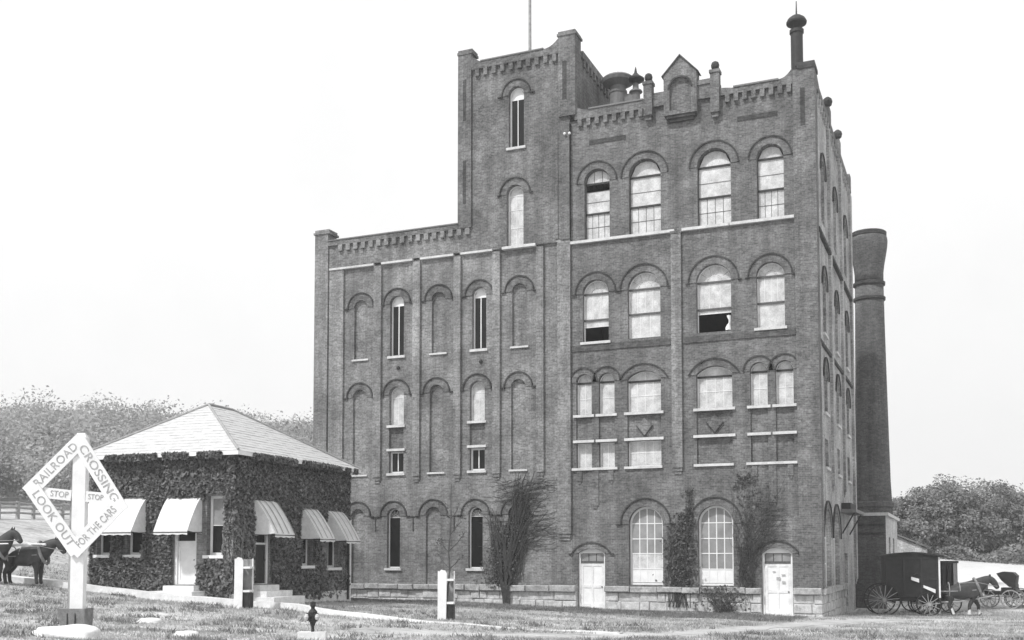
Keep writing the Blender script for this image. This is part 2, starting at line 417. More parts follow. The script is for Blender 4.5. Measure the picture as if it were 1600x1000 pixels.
# third floor
for k, (cx, hw) in enumerate([(-10.03, .64), (-7.68, .775), (-4.44, .785), (-1.92, .61)]):
    z0, sp = 12.62, 14.93
    rows = [[13.36, 13.68, sp], [13.77, sp], [13.5, 13.7, sp], [13.75, sp]][k]
    win('main', FRONT, cx, hw, z0, sp, foot=.1, sl=(k in (0, 3)), cols=[[1, 1, 3, 3], [3, 4, 3], [1, 1, 3, 3], [1, 4, 3]][k], rows=rows, frame='white', thick=(len(rows) - 1, len(rows) - 2), thick_mat='bar',
        fan=True, open_rows=(0,) if k in (0, 2) else (), fw=.04, bt=.02)
cm = MB()                                     # curtain blown against the jamb of the open third-floor window
for i in range(7):
    z = 12.68 + i * .11; w_ = .12 + .05 * math.sin(i * 1.3) + .10 * max(0, 3 - i) / 3
    cm.v += [(-3.72 - w_, .14 + .03 * math.sin(i), z), (-3.72 - w_ * .4, .05, z), (-3.70, .16, z)]
for i in range(6):
    for j in range(2): a = i * 3 + j; cm.f.append((a, a + 1, a + 4, a + 3))
cm.smooth = True; cm.build('curtain', 'white', BREW)
# second floor: arched lights, spandrel panel, low lights or blind panels
for cx, hw, rise, low in [(-10.63, .385, .385, 1), (-9.51, .385, .385, 1), (-7.71, .8, .36, 1), (-4.46, .81, .36, 0), (-2.48, .38, .38, 0), (-1.37, .385, .385, 0)]:
    big = hw > .5
    w = win('main', FRONT, cx, hw, 9.18, 10.72 if big else 10.72, rise, foot=0, cols=4 if big else 2, rows=[9.95, 10.62 if big else 10.7], frame='white', thick=(1,), thick_mat='dark_wood', fw=.045,
            sd_=.13, hwid=.3 if big else .26, lun_cols=2 if big else 1, pane='pane_white')
    holes['main'].append([(cx - hw, 7.98), (cx + hw, 7.98), (cx + hw, 9.06), (cx - hw, 9.06)])
    pn = MB().box(cx - hw - .05, cx + hw + .05, .1, .3, 7.93, 9.1).build('spandrel_panel', 'brick', BREW)
    sill(pn, FRONT, cx - hw - .13, cx + hw + .13, 7.98)
    if big:
        s_ = .36
        MB().prism([(cx, 8.52 - s_ * 1.15), (cx + s_, 8.54), (cx, 8.54 + s_), (cx - s_, 8.54)], .02, .12).build('diamond', 'brick', pn)
        m = MB()
        for sg in (-1, 1): m.prism([(cx, 8.52 - s_ * 1.15 - .05), (cx + sg * (s_ + .04), 8.54), (cx + sg * s_, 8.56), (cx, 8.52 - s_ * 1.15)], .012, .1)
        m.build('diamond_shadow', 'brick_label', pn)  # painted cast shadow along the lower edges of the raised diamond
    if low:
        win('main', FRONT, cx, hw, 6.68, 7.85, 0, hd=False, sl=False, cols=4 if big else 2, rows=[7.3] if big else [], frame='white', fw=.05)
    else:
        blind('main', FRONT, cx, hw, 6.68, 7.85, 0, hd=False, sl=False)
for u0, u1 in [(-11.22, -8.98), (-8.65, -6.85), (-5.4, -3.6), (-3.05, -.85)]: sill(BREW, FRONT, u0, u1, 6.67, .11)
# pendants below the paired lights
for cx, w_, zb in [(-10.07, .32, 4.9), (-10.85, .24, 6.05), (-9.3, .24, 6.05), (-1.92, .34, 4.9), (-1.15, .24, 6.05), (-2.7, .24, 6.05)]:
    MB().box(cx - w_ / 2, cx + w_ / 2, -.06, .05, zb, 6.55).box(cx - w_ / 2 + .05, cx + w_ / 2 - .05, -.03, .05, zb - .14, zb).build('pendant_strip', 'brick', BREW)
# ground floor
for k, (cx, hw) in enumerate([(-7.67, .8), (-4.47, .79)]):
    w = win('main', FRONT, cx, hw, 1.24, 4.02, foot=.2, sl=False, cols=4, rows=[1.97, 2.67, 3.34, 4.04], frame='white', pane='pane_grey', fw=.09, bt=.042, hwid=.34, pane_over={0: 'white'} if k else {0: 'white', 1: 'pane_white'})
def door(F, cx, hw, z0, leaf_top, spring, rise, notices):
    holes['main'].append(opening(cx, hw, z0, spring, rise)); hood(BREW, F, cx, hw, spring, rise, .26, .12)
    fr = MB().prism(opening(cx, hw, z0, spring, rise), .13, .26, [opening(cx, hw - .09, z0 + .02, spring - .04, max(rise - .06, .02))], F).build('door_frame', 'white', BREW)
    MB().box(cx - hw + .1, cx + hw - .1, .15, .25, leaf_top, leaf_top + .09, F).build('transom_bar', 'bar', fr)
    for i in range(3):
        a = cx - hw + .1 + (2 * hw - .2) * i / 3; MB().box(a + .015, a + (2 * hw - .2) / 3 - .015, .2, .21, leaf_top + .1, spring - .02, F).build('pane', 'pane_grey', fr)
    MB().prism([(cx - hw + .1, spring), (cx + hw - .1, spring)] + arch_pts(cx, hw - .1, spring, max(rise - .08, .02), 10), .18, .22, (), F).build('lunette', 'white', fr)
    m = MB(); m.box(cx - hw + .1, cx + hw - .1, .19, .23, z0 + .02, leaf_top, F)
    lf = m.build('door', 'white', BREW)
    m = MB(); w_ = 2 * hw - .2
    for a, b_ in ((cx - hw + .1, .12), (cx - .05, .1), (cx + hw - .22, .12)): m.box(a, a + b_, .165, .192, z0 + .02, leaf_top, F)
    for z, h in ((z0 + .02, .2), (z0 + .95, .13), (leaf_top - .13, .13)): m.box(cx - hw + .1, cx + hw - .1, .167, .193, z, z + h, F)
    m.build('rail', 'whitewash', lf)
    MB().lathe((cx + hw - .2, .14, z0 + 1.0), [(.0, -.03), (.03, -.02), (.035, 0), (.03, .02), (0, .03)], 8).build('handle', 'iron', lf)
    for (dx, dz, a, b_) in notices: MB().box(cx + dx, cx + dx + a, .155, .163, z0 + dz, z0 + dz + b_, F).build('notice', 'lettering', lf)
    return lf
door(FRONT, -10.29, .665, .13, 2.22, 2.68, .22, [])
door(FRONT, -1.79, .655, .0, 2.22, 2.68, .24, [(-.22, 1.85, .12, .05), (.16, 1.7, .16, .06), (-.06, 1.5, .17, .14), (.18, 1.36, .14, .1)])
MB().box(-2.55, -1.02, -.5, .18, -.25, .02).build('door_step', 'whitewash', BREW)
MB().box(-11.0, -9.55, -.35, .18, -.15, .13).build('door_step', 'whitewash', BREW)
# wing and the lower tower
for wall, kind, cx3, hw3, cx2, hw2, cx1, hw1 in [('wing', 'b', -22.8, .39, -22.83, .4, -22.88, .38), ('wing', 'w', -20.67, .4, -20.67, .42, -20.8, .375), ('wing', 'b', -18.3, .385, -18.4, .385, -18.55, .42),
                                                 ('tower', 'w', -16.06, .38, -16.16, .41, -16.24, .385), ('tower', 'b', -13.91, .38, -13.97, .38, -14.11, .38)]:
    if kind == 'b':
        blind(wall, FRONT, cx3, hw3, 12.7, 15.4, hwid=.34); blind(wall, FRONT, cx2, hw2, 6.72, 10.72, hwid=.32); blind(wall, FRONT, cx1, hw1, 1.17, 4.58, sl=False, hwid=.34)
    else:
        win(wall, FRONT, cx3, hw3, 12.72, 15.42, cols=2, rows=[15.34], frame='white', pane='pane_dark', lun_pane='white', lun_cols=1, hwid=.34, fw=.07, bt=.05, d=.2)
        win(wall, FRONT, cx2, hw2, 9.18, 10.74, cols=2, rows=[10.6], frame='white', pane='pane_white', lun_cols=1, hwid=.32, fw=.05)
        holes[wall].append([(cx2 - hw2, 7.98), (cx2 + hw2, 7.98), (cx2 + hw2, 9.06), (cx2 - hw2, 9.06)])
        pn = MB().box(cx2 - hw2 - .05, cx2 + hw2 + .05, .13, .3, 7.93, 9.1).build('spandrel_panel', 'brick', BREW); sill(pn, FRONT, cx2 - hw2 - .1, cx2 + hw2 + .1, 7.98)
        win(wall, FRONT, cx2, hw2, 6.74, 7.85, 0, hd=False, cols=2, frame='white', pane='pane_dark', fw=.09, bt=.05, d=.2)
        win(wall, FRONT, cx1, hw1, 1.96, 4.58, cols=1, rows=[4.5], frame='white', pane='pane_dark', fan=True, fw=.06, d=.2, hwid=.34, lun_pane='pane_grey')
        MB().lathe((cx3 + .1, -.02, 12.1), [(.0, -.1), (.075, -.07), (.1, 0), (.075, .07), (0, .1)], 10).build('tie_plate', 'iron', BREW)
# thin impost course linking the ground-floor hoods, with short drops
xs = [-22.88, -20.8, -18.55, -16.24, -14.11]
for a, b_ in zip(xs[:-1], xs[1:]):
    MB().box(a + .8, b_ - .8, -.03, .03, 4.5, 4.545).box((a + b_) / 2 - .02, (a + b_) / 2 + .025, -.03, .03, 3.8, 4.5).build('impost_course', 'brick_label', BREW)
# upper tower windows
win('tower_up', UP, -14.02, .4, 22.5, 25.14, foot=.2, cols=2, rows=[24.95], frame='white', pane='pane_dark', lun_pane='white', lun_cols=1, fw=.08, bt=.04, d=.2)
win('tower_up', UP, -14.09, .44, 17.62, 20.2, foot=.1, cols=2, rows=[18.55, 19.45, 20.15], frame='white', pane='pane_white', lun_cols=1, fw=.05, sl=False)
# side wall
for cy in (3.25, 8.2, 13.1):
    win('side', SIDE, cy, .62, 17.9, 20.25, foot=0, sl=False, cols=2, rows=[19., 20.2], frame='bar', pane='pane_dark', fw=.06)
    win('side', SIDE, cy, .62, 12.75, 14.95, foot=0, cols=2, rows=[13.8, 14.9], frame='bar', pane='pane_dark', fw=.06)
    win('side', SIDE, cy, .62, 9.1, 10.7, foot=0, cols=2, rows=[10.6], frame='bar', pane='pane_dark', fw=.06)
    win('side', SIDE, cy, .62, 6.6, 7.9, 0, hd=False, cols=2, rows=[], frame='bar', pane='pane_dark', fw=.06)
for cy, hw in ((3.1, 1.3), (6.6, 1.3)):
    win('side', SIDE, cy, hw, 1.0, 3.4, foot=0, sl=False, cols=4, rows=[2.2, 3.4], frame='white', pane='pane_grey', fw=.1, bt=.06)
holes['side'].append([(9.9, -.1), (11.7, -.1), (11.7, 2.7), (9.9, 2.7)])
MB().box(9.9, 11.7, .15, .25, -.3, 2.7, SIDE).build('door', 'grey_wood', BREW)
cn = MB().box(8.6, 13.2, -.75, .05, 4.75, 4.92, SIDE).build('side_canopy', 'lead', BREW)
MB().box(9.0, 12.0, -.45, .05, 4.921, 5.25, SIDE).build('canopy_cap', 'dark_wood', cn)
for y in (9.3, 12.9): MB().tube([(0, y, 3.7), (.6, y, 4.76)], .04, 6).build('bracket', 'iron', cn)

# walls with their openings cut
MB().prism([(-11.25, -.6), (0, -.6), (0, 23.35), (-11.25, 23.35)], 0, .4, holes['main']).build('wall', 'brick', BREW)
MB().prism([(-25.44, -.6), (-17.1, -.6), (-17.1, 17.55), (-25.44, 17.55)], 0, .4, holes['wing']).build('wall', 'brick_wing', BREW)
MB().prism([(-17.1, -.6), (-11.25, -.6), (-11.25, 17.55), (-17.1, 17.55)], 0, .4, holes['tower']).build('wall', 'brick_wing', BREW)
MB().prism([(-17.1, 17.551), (-11.25, 17.551), (-11.25, 26.75), (-17.1, 26.75)], 0, .4, holes['tower_up'], UP).build('wall', 'brick', BREW)
MB().prism([(.4, -.8), (16, -.8), (16, 23.35), (.4, 23.35)], 0, .4, holes['side'], SIDE).build('wall', 'brick_side_lit', BREW)
MB().box(-25.44, -17.101, -.12, .4, 17.62, 18.78).build('wall_band', 'brick_wing', BREW)
MB().box(-25.44, 0, 15.6, 16, -.6, 18.5).box(-11.25, 0, 15.6, 15.99, 18.5, 23.3).box(-25.44, -25.04, .4, 15.6, -.6, 18.7).build('rear_wall', 'brick', BREW)
MB().box(-11.25, -10.85, .4, 15.6, 18.5, 23.3).build('inner_wall', 'brick', BREW)
MB().box(-25.04, -17.1, .4, 15.6, 18.2, 18.4).build('roof', 'roof_tar', BREW)
MB().box(-10.85, -.4, .4, 15.6, 23.0, 23.15).build('roof', 'roof_tar', BREW)
MB().box(-25.0, -.42, .42, 15.58, 12.3, 12.4).box(-25.0, -.42, .42, 15.58, 5.6, 5.7).box(-10.8, -.42, .42, 15.58, 17.2, 17.3).box(-25., -.42, 5.2, 5.3, .1, 17.2).box(-11.5, -11.4, .42, 15.5, .1, 18.).build('inner_floor', 'interior', BREW)
# tower above the roofs: side, rear and left walls
MB().box(-11.35, -10.95, .28, 5.6, 17.6, 26.75).box(-17.1, -16.7, .28, 5.6, 17.6, 26.75).box(-16.7, -11.35, 5.2, 5.6, 17.6, 26.75).build('tower_wall', 'brick', BREW)
MB().box(-16.7, -11.35, .28, 5.2, 26.2, 26.4).build('roof', 'roof_tar', BREW)
# pilasters
def pil(u0, u1, z0, z1, proud=.14, F=FRONT, mat='brick_pilaster'):
    MB().box(u0, u1, -proud, .05, z0, z1, F).box(u0 + .04, u1 - .04, -proud * .66, .05, z0 - .16, z0, F).box(u0 + .08, u1 - .08, -proud * .33, .05, z0 - .3, z0 - .16, F).build('pilaster', mat, BREW)
for u0, u1 in [(-21.97, -21.54), (-19.71, -19.3), (-17.41, -17.03), (-15.29, -14.9), (-13.0, -12.62)]: pil(u0, u1, 6.55, 17.45)
MB().box(-24.66, -23.8, -.12, .05, 1.2, 17.5).build('pilaster', 'brick_pilaster', BREW)
pil(-6.37, -5.9, 6.55, 17.27)
pil(-11.9, -11.25, 3.6, 17.62, .16)
MB().box(-11.62, -11.25, -.22, .05, 17.621, 23.25).build('pilaster', 'brick', BREW)
MB().box(-12.0, -11.85, -.16, -.1, 17.7, 22.9).build('pilaster', 'brick', BREW)
# corner piers with caps
MB().box(-25.5, -24.7, -.22, .6, 1.17, 19.45).box(-25.56, -24.58, -.28, .66, 19.45, 19.56).box(-25.5, -24.64, -.22, .6, 19.56, 19.7).build('corner_pier', 'brick_pilaster', BREW)
MB().box(-.82, .12, -.13, .7, 1.17, 23.95).build('corner_pier', 'brick', BREW)
MB().box(-.5, -.3, -.137, -.1, 21.4, 23.1).build('pier_slot_shade', 'brick_label', BREW)  # dark strip on the pier face paints the shade of a slot
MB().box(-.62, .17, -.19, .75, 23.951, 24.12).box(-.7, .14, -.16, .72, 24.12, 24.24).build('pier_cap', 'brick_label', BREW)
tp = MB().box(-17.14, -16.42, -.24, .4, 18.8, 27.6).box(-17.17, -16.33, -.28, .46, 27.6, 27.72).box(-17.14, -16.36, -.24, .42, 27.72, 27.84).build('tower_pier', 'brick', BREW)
for z0, z1 in ((24.2, 26.3), (20., 22.2)): MB().box(-16.86, -16.68, -.246, -.2, z0, z1).build('pier_slot_shade', 'brick_label', tp)  # slot shade drawn as dark strips, nothing is cut in
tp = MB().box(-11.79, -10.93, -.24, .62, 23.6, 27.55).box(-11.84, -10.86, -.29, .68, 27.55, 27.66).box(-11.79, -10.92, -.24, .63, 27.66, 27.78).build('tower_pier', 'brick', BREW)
MB().box(-11.58, -11.36, -.246, -.2, 24.4, 26.3).build('pier_slot_shade', 'brick_label', tp)
# strings
for u0, u1 in [(-24.66, -21.98), (-21.53, -19.72), (-19.29, -17.42), (-17.02, -15.3)]: MB().box(u0, u1, -.17, .05, 17.5, 17.6).build('string_course', 'sill', BREW)
MB().box(-14.75, -13.0, -.24, .02, 17.48, 17.61).build('string_course', 'sill', BREW)
for u0, u1 in [(-11.24, -6.2), (-5.85, -3.7), (-3.66, -.84)]: MB().box(u0, u1, -.15, .16, 17.36, 17.485).build('string_course', 'sill', BREW)
MB().box(-6.4, -5.86, -.16, .05, 17.28, 17.40).build('pilaster_cap', 'brick', BREW)
MB().box(-11.2, -6.39, -.05, .05, 12.2, 12.48).build('brick_band', 'brick_dark', BREW)
MB().box(-5.88, -.84, -.05, .05, 12.2, 12.48).build('brick_band', 'brick_dark', BREW)
for y0, y1 in [(.72, 5.1), (5.75, 10.3), (10.95, 15.3)]:
    MB().box(y0, y1, -.16, .05, 16.95, 17.1, SIDE).build('string_course', 'brick_label', BREW)
    MB().box(y0, y1, -.1, .05, 12.0, 12.15, SIDE).build('string_course', 'brick_label', BREW)
for y0, y1 in [(5.1, 5.75), (10.3, 10.95), (15.3, 16.05)]: pil(y0, y1, 5.9 if y0 < 15 else 1.3, 23.2, .13, SIDE, 'brick_side_lit')
MB().box(.701, 1.2, -.08, .05, 1.3, 23.2, SIDE).build('pilaster', 'brick_side_lit', BREW)

# parapets with corbels
def corbels(x0, x1, n, zt, h, w_, F, proud, mat='brick'):
    o_ = F(0, 0, 0); L0 = lambda u, d, z: tuple(q - w for q, w in zip(F(u, d, z), o_))
    me = MB().box(-w_ / 2, w_ / 2, -proud, .02, -h, .0, L0).mesh('corbel')
    for i in range(n):
        u = x0 + (x1 - x0) * i / (n - 1); link('corbel', me, mat, BREW, F(u, 0, zt))
def curve(x0, z0, x1, z1, up, n=6):
    """quarter sweep between two heights"""
    return [(x0 + (x1 - x0) * i / n, z0 + (z1 - z0) * ((i / n) ** 2.2 if up else 1 - (1 - i / n) ** 2.2)) for i in range(n + 1)]
PF = lambda u, d, z: (u, d, z)
right_par = [(-11.0, 23.36), (-.83, 23.36), (-.83, 24.05)] + [(x, z) for x, z in curve(-1.4, 23.66, -.84, 24.05, True)][::-1][1:] + [(-3.4, 23.62), (-4.05, 23.72), (-4.05, 24.0), (-7.2, 24.0), (-7.2, 23.76), (-10.3, 23.76), (-10.6, 23.8), (-11.0, 24.0)]
pp = MB().prism(right_par, -.14, .3).build('parapet', 'brick', BREW)
MB().box(-5.05, -4.42, -.2, .2, 24.003, 24.22).build('parapet_block', 'brick', BREW)
for u0, u1, z in [(-10.3, -7.62, 23.76), (-3.42, -1.42, 23.625)]: MB().box(u0, u1, -.19, .34, z, z + .07).build('coping', 'lead', pp)
corbels(-10.75, -7.75, 8, 23.36, .34, .2, FRONT, .14); corbels(-3.7, -.98, 8, 23.36, .34, .2, FRONT, .14)
tpar = [(-16.41, 26.75), (-11.8, 26.75), (-11.8, 27.45)] + curve(-12.55, 27.08, -11.8, 27.45, True)[::-1][1:] + [(-15.9, 27.08), (-16.41, 27.4)]
tpo = MB().prism(tpar, -.26, .3).build('parapet', 'brick', BREW)
MB().box(-15.9, -12.55, -.3, .34, 27.08, 27.14).build('coping', 'lead', tpo)
corbels(-16.1, -12.0, 10, 26.75, .36, .21, UP, .13)
MB().box(-11.3, -10.85, .7, 5.7, 26.75, 27.1).build('parapet', 'brick', BREW)
TS = lambda u, d, z: (-10.95 - d, u, z)
corbels(1.0, 5.3, 9, 26.75, .36, .2, TS, .1)
wp = MB().box(-24.69, -17.101, -.24, .3, 18.78, 19.03).build('parapet', 'brick', BREW)
MB().box(-24.69, -17.15, -.28, .34, 19.031, 19.09).build('coping', 'lead', wp)
corbels(-23.95, -16.62, 17, 18.78, .32, .24, UP, .13, 'brick_pilaster')
MB().prism([(.72, 23.36), (15.9, 23.36), (15.9, 24.3), (15.2, 24.3), (14.4, 23.8), (10.6, 23.8), (10.6, 24.4), (9.9, 24.4), (9.9, 23.75), (6.2, 23.75), (6.2, 24.4), (5.5, 24.4), (5.5, 23.75), (1.6, 23.7), (.72, 24.0)], -.12, .3, (), SIDE).build('parapet', 'brick', BREW)
corbels(1.4, 15.0, 20, 23.36, .34, .2, SIDE, .12, 'brick_side_lit')
for y in (5.85, 10.25): MB().lathe((0, y, 24.4), [(.05, 0), (.08, .1), (.2, .2), (.24, .36), (.2, .5), (.08, .6), (.0, .62)], 12).build('ball_finial', 'brick_label', BREW)
# gable on the parapet
gb = MB().prism([(-6.58, 22.75), (-5.05, 22.75), (-5.05, 24.64), (-5.81, 25.42), (-6.58, 24.64)], -.34, .25, [opening(-5.81, .5, 22.95, 23.95, .5)]).build('gable', 'brick', BREW)
MB().box(-6.4, -5.2, -.2, .2, 22.8, 24.58).build('blind_panel', 'brick', gb)
MB().prism(ringloop(-5.81, .5, 23.95, .5, -.005, .07), -.385, -.3).build('label_course', 'brick_label', gb)
MB().prism([(-6.68, 24.6), (-6.58, 24.64), (-5.81, 25.42), (-5.05, 24.64), (-4.95, 24.6), (-5.81, 25.52)], -.4, .3).build('coping', 'brick_label', gb)
MB().box(-6.5, -5.13, -.28, .1, 22.62, 22.75).box(-6.4, -5.23, -.2, .1, 22.48, 22.62).build('corbel_base', 'brick_label', gb)
for cx, zb in ((-7.36, 22.95), (-4.24, 22.6)):
    fp = MB().box(cx - .2, cx + .2, -.28, .12, zb, 24.42).box(cx - .24, cx + .24, -.32, .16, 24.42, 24.56).box(cx - .15, cx + .15, -.2, .1, zb - .2, zb).build('finial_pier', 'brick', BREW)
    MB().lathe((cx, -.08, 24.56), [(.06, 0), (.08, .06), (.17, .14), (.19, .26), (.15, .38), (.06, .44), (0, .45)], 14).build('ball_finial', 'brick_label', fp)
# flat dark strips painting the shade inside the wall slots
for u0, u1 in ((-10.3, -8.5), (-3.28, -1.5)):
    MB().box(u0, u1, -.02, .03, 22.08, 22.3).build('slot_shade', 'brick_label', BREW)
# insulator lamps beside the tower pilaster
for x, z in ((-11.45, 22.7), (-11.2, 22.68)): MB().lathe((x, -.3, z), [(0, -.06), (.06, -.03), (.07, .02), (.03, .07), (0, .08)], 8).build('insulator', 'white', BREW)
# roof furniture
v = MB().lathe((-9.8, 3, 22.9), [(.42, 0), (.42, 2.75), (.46, 2.8), (.46, 2.9), (.4, 2.95), (.4, 3.15), (.3, 3.2)], 18); v.smooth = False; v = v.build('ventilator', 'lead', BREW)
MB().lathe((-9.8, 3, 26.02), [(.38, 0), (.78, .22), (.84, .38), (.7, .5), (.3, .6), (0, .62)], 20).build('ventilator_cowl', 'lead', v)
v = MB().lathe((-8.88, 3, 22.9), [(.22, 0), (.22, 2.65), (.34, 2.72), (.3, 2.8), (.16, 2.85), (.14, 3.2)], 14).build('ventilator', 'lead', BREW)
MB().lathe((-8.88, 3, 26.05), [(.12, 0), (.42, .16), (.44, .24), (.2, .42), (.08, .56), (.03, .82), (0, .9)], 14).build('ventilator_cowl', 'iron', v)
MB().box(-9.5, -9.0, 2.85, 3.15, 25.15, 25.55).build('ventilator_duct', 'lead', v)
v = MB().lathe((-1.03, 3, 22.9), [(.28, 0), (.28, 4.15), (.33, 4.2), (.33, 4.35), (.27, 4.38)], 16).build('stove_pipe', 'iron', BREW)
for a in range(3): MB().tube([(-1.03 + .2 * math.cos(a * 2.1), 3 + .2 * math.sin(a * 2.1), 27.25), (-1.03 + .2 * math.cos(a * 2.1), 3 + .2 * math.sin(a * 2.1), 27.62)], .018, 5).build('cap_strut', 'iron', v)
MB().lathe((-1.03, 3, 27.55), [(.46, 0), (.48, .08), (.4, .24), (.22, .38), (.04, .45), (.02, 1.1), (0, 1.12)], 16).build('pipe_cap', 'iron', v)
MB().tube([(-14.36, 2.5, 26.3), (-14.36, 2.5, 31), (-14.36, 2.5, 37)], [.085, .075, .05], 8).build('flagpole', 'grey_wood', BREW)
# plinth: coursed stone blocks, each its own piece
def stones(u0, u1, F, zbase):
    for ci, (za, zb, pr) in enumerate([(.9, 1.17, .25), (.5, .88, .08), (.08, .475, .08), (-.35, .055, .08)]):
        u = u0; k = 0
        while u < u1 - .02:
            L_ = rnd.uniform(.75, 1.35) if ci == 0 else rnd.uniform(.3, 1.05); e = min(u1, u + L_)
            if u1 - e < .25: e = u1
            p = pr + rnd.uniform(-.03, .05); j = lambda: rnd.uniform(-.022, .022)
            m = MB(); a0, a1, c0, c1 = u + .012, e - .012, za + j(), zb + j(); b_ = .03
            vv = [F(a0, .03, c0), F(a1, .03, c0), F(a1, .03, c1), F(a0, .03, c1), F(a0 + j(), -p + b_, c0 + j() * .4), F(a1 + j(), -p + b_, c0), F(a1, -p + b_, c1), F(a0, -p + b_, c1),
                  F(a0 + b_ + j(), -p + j(), c0 + b_), F(a1 - b_ + j(), -p + j(), c0 + b_), F(a1 - b_, -p + j(), c1 - b_), F(a0 + b_, -p + j(), c1 - b_)]
            m.add(vv, [(0, 1, 5, 4), (1, 2, 6, 5), (2, 3, 7, 6), (3, 0, 4, 7), (4, 5, 9, 8), (5, 6, 10, 9), (6, 7, 11, 10), (7, 4, 8, 11), (8, 9, 10, 11)])
            m.build('stone', 'stone_cap' if ci == 0 else 'stone', PL); u = e; k += 1
PL = MB().box(-25.5, -10.97, -.03, .02, -.5, 1.15).box(-9.61, -2.46, -.03, .02, -.5, 1.15).box(-1.12, .05, -.03, .02, -.5, 1.15).box(.1, 9.8, -.03, .02, -.7, 1.1, SIDE).build('plinth', 'stone_cap', BREW)
for a, b_ in ((-25.52, -11.0), (-9.6, -2.47), (-1.1, .1)): stones(a, b_, FRONT, 0)
stones(.0, 9.7, SIDE, 0)

# ------------------------------------------------------------------ boiler house, chimney, lean-to
BH = thing('boiler_house', 'low square brick boiler house with white coping at foot of the chimney', 'building', (0, 18, -.4))
MB().box(-7, 1.5, 0, .35, -.5, 5.3).box(-7, 1.15, 10.65, 11, -.5, 5.3).box(-7, -6.65, .35, 10.65, -.5, 5.3).build('wall', 'brick_chimney', BH)
BS = lambda u, d, z: (1.5 - d, u, z)
MB().prism([(.36, -.5), (11, -.5), (11, 5.3), (.36, 5.3)], 0, .35, [[(2.6, 1.8), (4.0, 1.8), (4.0, 4.1), (2.6, 4.1)], [(6.4, 1.8), (7.8, 1.8), (7.8, 4.1), (6.4, 4.1)]], BS).build('wall', 'brick_pale', BH)  # this side's brightness is painted in with paler brick than the front
for y in (3.3, 7.1): window(BH, BS, y, .7, 1.8, 4.1, 0, cols=2, rows=[2.9], frame='bar', pane='pane_dark')
MB().box(-7.1, 1.68, -.15, 11.1, 5.3, 5.48).build('coping', 'sill', BH)
MB().box(-6.6, 1.1, .36, 10.6, 5.1, 5.25).build('roof', 'roof_tar', BH)
for z, x0 in ((4.7, -.3), (4.2, -.2)): MB().box(x0, 1.4, -.06, .02, z, z + .12).build('string_course', 'brick_label', BH)
CH = thing('chimney_stack', 'tall round tapering brick factory chimney with bulging crown and ring bands', 'chimney', (.5, 22.6, 5.1))
pr = [(1.14, -.05), (1.14, .1), (1.12, .8), (1.06, 2), (1.0, 5), (.94, 8.5), (.885, 12), (.86, 14.5)]
c_ = MB().lathe((0, 0, 0), pr, 40); c_.smooth = True; c_.build('shaft', 'brick_chimney', CH)
c_ = MB().lathe((0, 0, 0), [(.86, 14.5), (.87, 15.2), (.93, 15.7), (1.04, 16.3), (1.12, 16.8), (1.15, 17.15), (1.12, 17.4), (1.05, 17.5)], 40); c_.smooth = True; c_.build('crown', 'brick_chimney', CH)
MB().lathe((0, 0, 0), [(1.03, 17.48), (1.09, 17.52), (1.1, 17.74), (1.03, 17.8), (.8, 17.8)], 40).build('crown_rim', 'brick_label', CH)
for z in (13.55, 14.5): MB().lathe((0, 0, 0), [(.86, z - .12), (.96, z - .08), (.97, z + .08), (.86, z + .13)], 40).build('ring_band', 'brick_label', CH)
MB().lathe((0, 0, 0), [(1.1, .45), (1.24, .5), (1.25, .75), (1.1, .85)], 40).build('base_band', 'brick_chimney', CH)
LT = thing('lean_to_shed', 'small pale shed with sloping roof behind the boiler house', 'shed', (2.0, 31.0, 0.1))
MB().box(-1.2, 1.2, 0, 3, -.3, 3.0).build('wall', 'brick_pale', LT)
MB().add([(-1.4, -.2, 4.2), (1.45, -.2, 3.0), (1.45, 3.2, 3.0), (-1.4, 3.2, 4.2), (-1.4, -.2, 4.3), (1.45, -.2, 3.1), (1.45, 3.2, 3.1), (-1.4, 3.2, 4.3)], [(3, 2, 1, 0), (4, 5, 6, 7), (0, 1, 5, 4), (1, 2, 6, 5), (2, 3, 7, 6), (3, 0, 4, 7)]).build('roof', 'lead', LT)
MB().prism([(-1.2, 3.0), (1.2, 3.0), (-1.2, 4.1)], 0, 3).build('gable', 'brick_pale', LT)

# ------------------------------------------------------------------ the office house
HR = 3.0
HOUSE = thing('office_house', 'small ivy-covered brick house with pale hipped shingle roof and white awnings', 'house', (-19.637, -14.297, 0), R(HR))
HL, HW_ = 8.85, 6.65            # along the receding side, along the front
EZ = 6.49; OV = .42
hA = []; hB = []
def hwin(F, lst, u0, u1, z0, z1, **k):
    lst.append([(u0, z0), (u1, z0), (u1, z1), (u0, z1)])
    w = window(HOUSE, F, (u0 + u1) / 2, (u1 - u0) / 2, z0, z1, 0, **k); sill(w, F, u0 - .1, u1 + .1, z0, .12, .12, 'white'); return w
HF = FRONT; HS = SIDE
AX = [(-5.75 - .02, -5.1), (-4.62, -4.0), (-1.22, -.5)]
hwin(HF, hA, -6.4, -5.72, 2.6, 4.4, cols=1, rows=[3.5], frame='white', pane='pane_dark', fw=.09)
hwin(HF, hA, -4.96, -4.2, 2.6, 4.4, cols=1, rows=[3.5], frame='white', pane='pane_dark', fw=.09)
hwin(HF, hA, -1.22, -.5, 2.58, 4.85, cols=1, rows=[3.72], frame='white', pane='pane_dark', fw=.1, pane_over={1: 'pane_grey'})
hwin(HS, hB, 4.75, 5.7, 2.15, 4.2, cols=2, rows=[], frame='white', pane='pane_dark', fw=.09)
hwin(HS, hB, 7.0, 8.0, 2.05, 4.1, cols=2, rows=[], frame='white', pane='pane_dark', fw=.09)
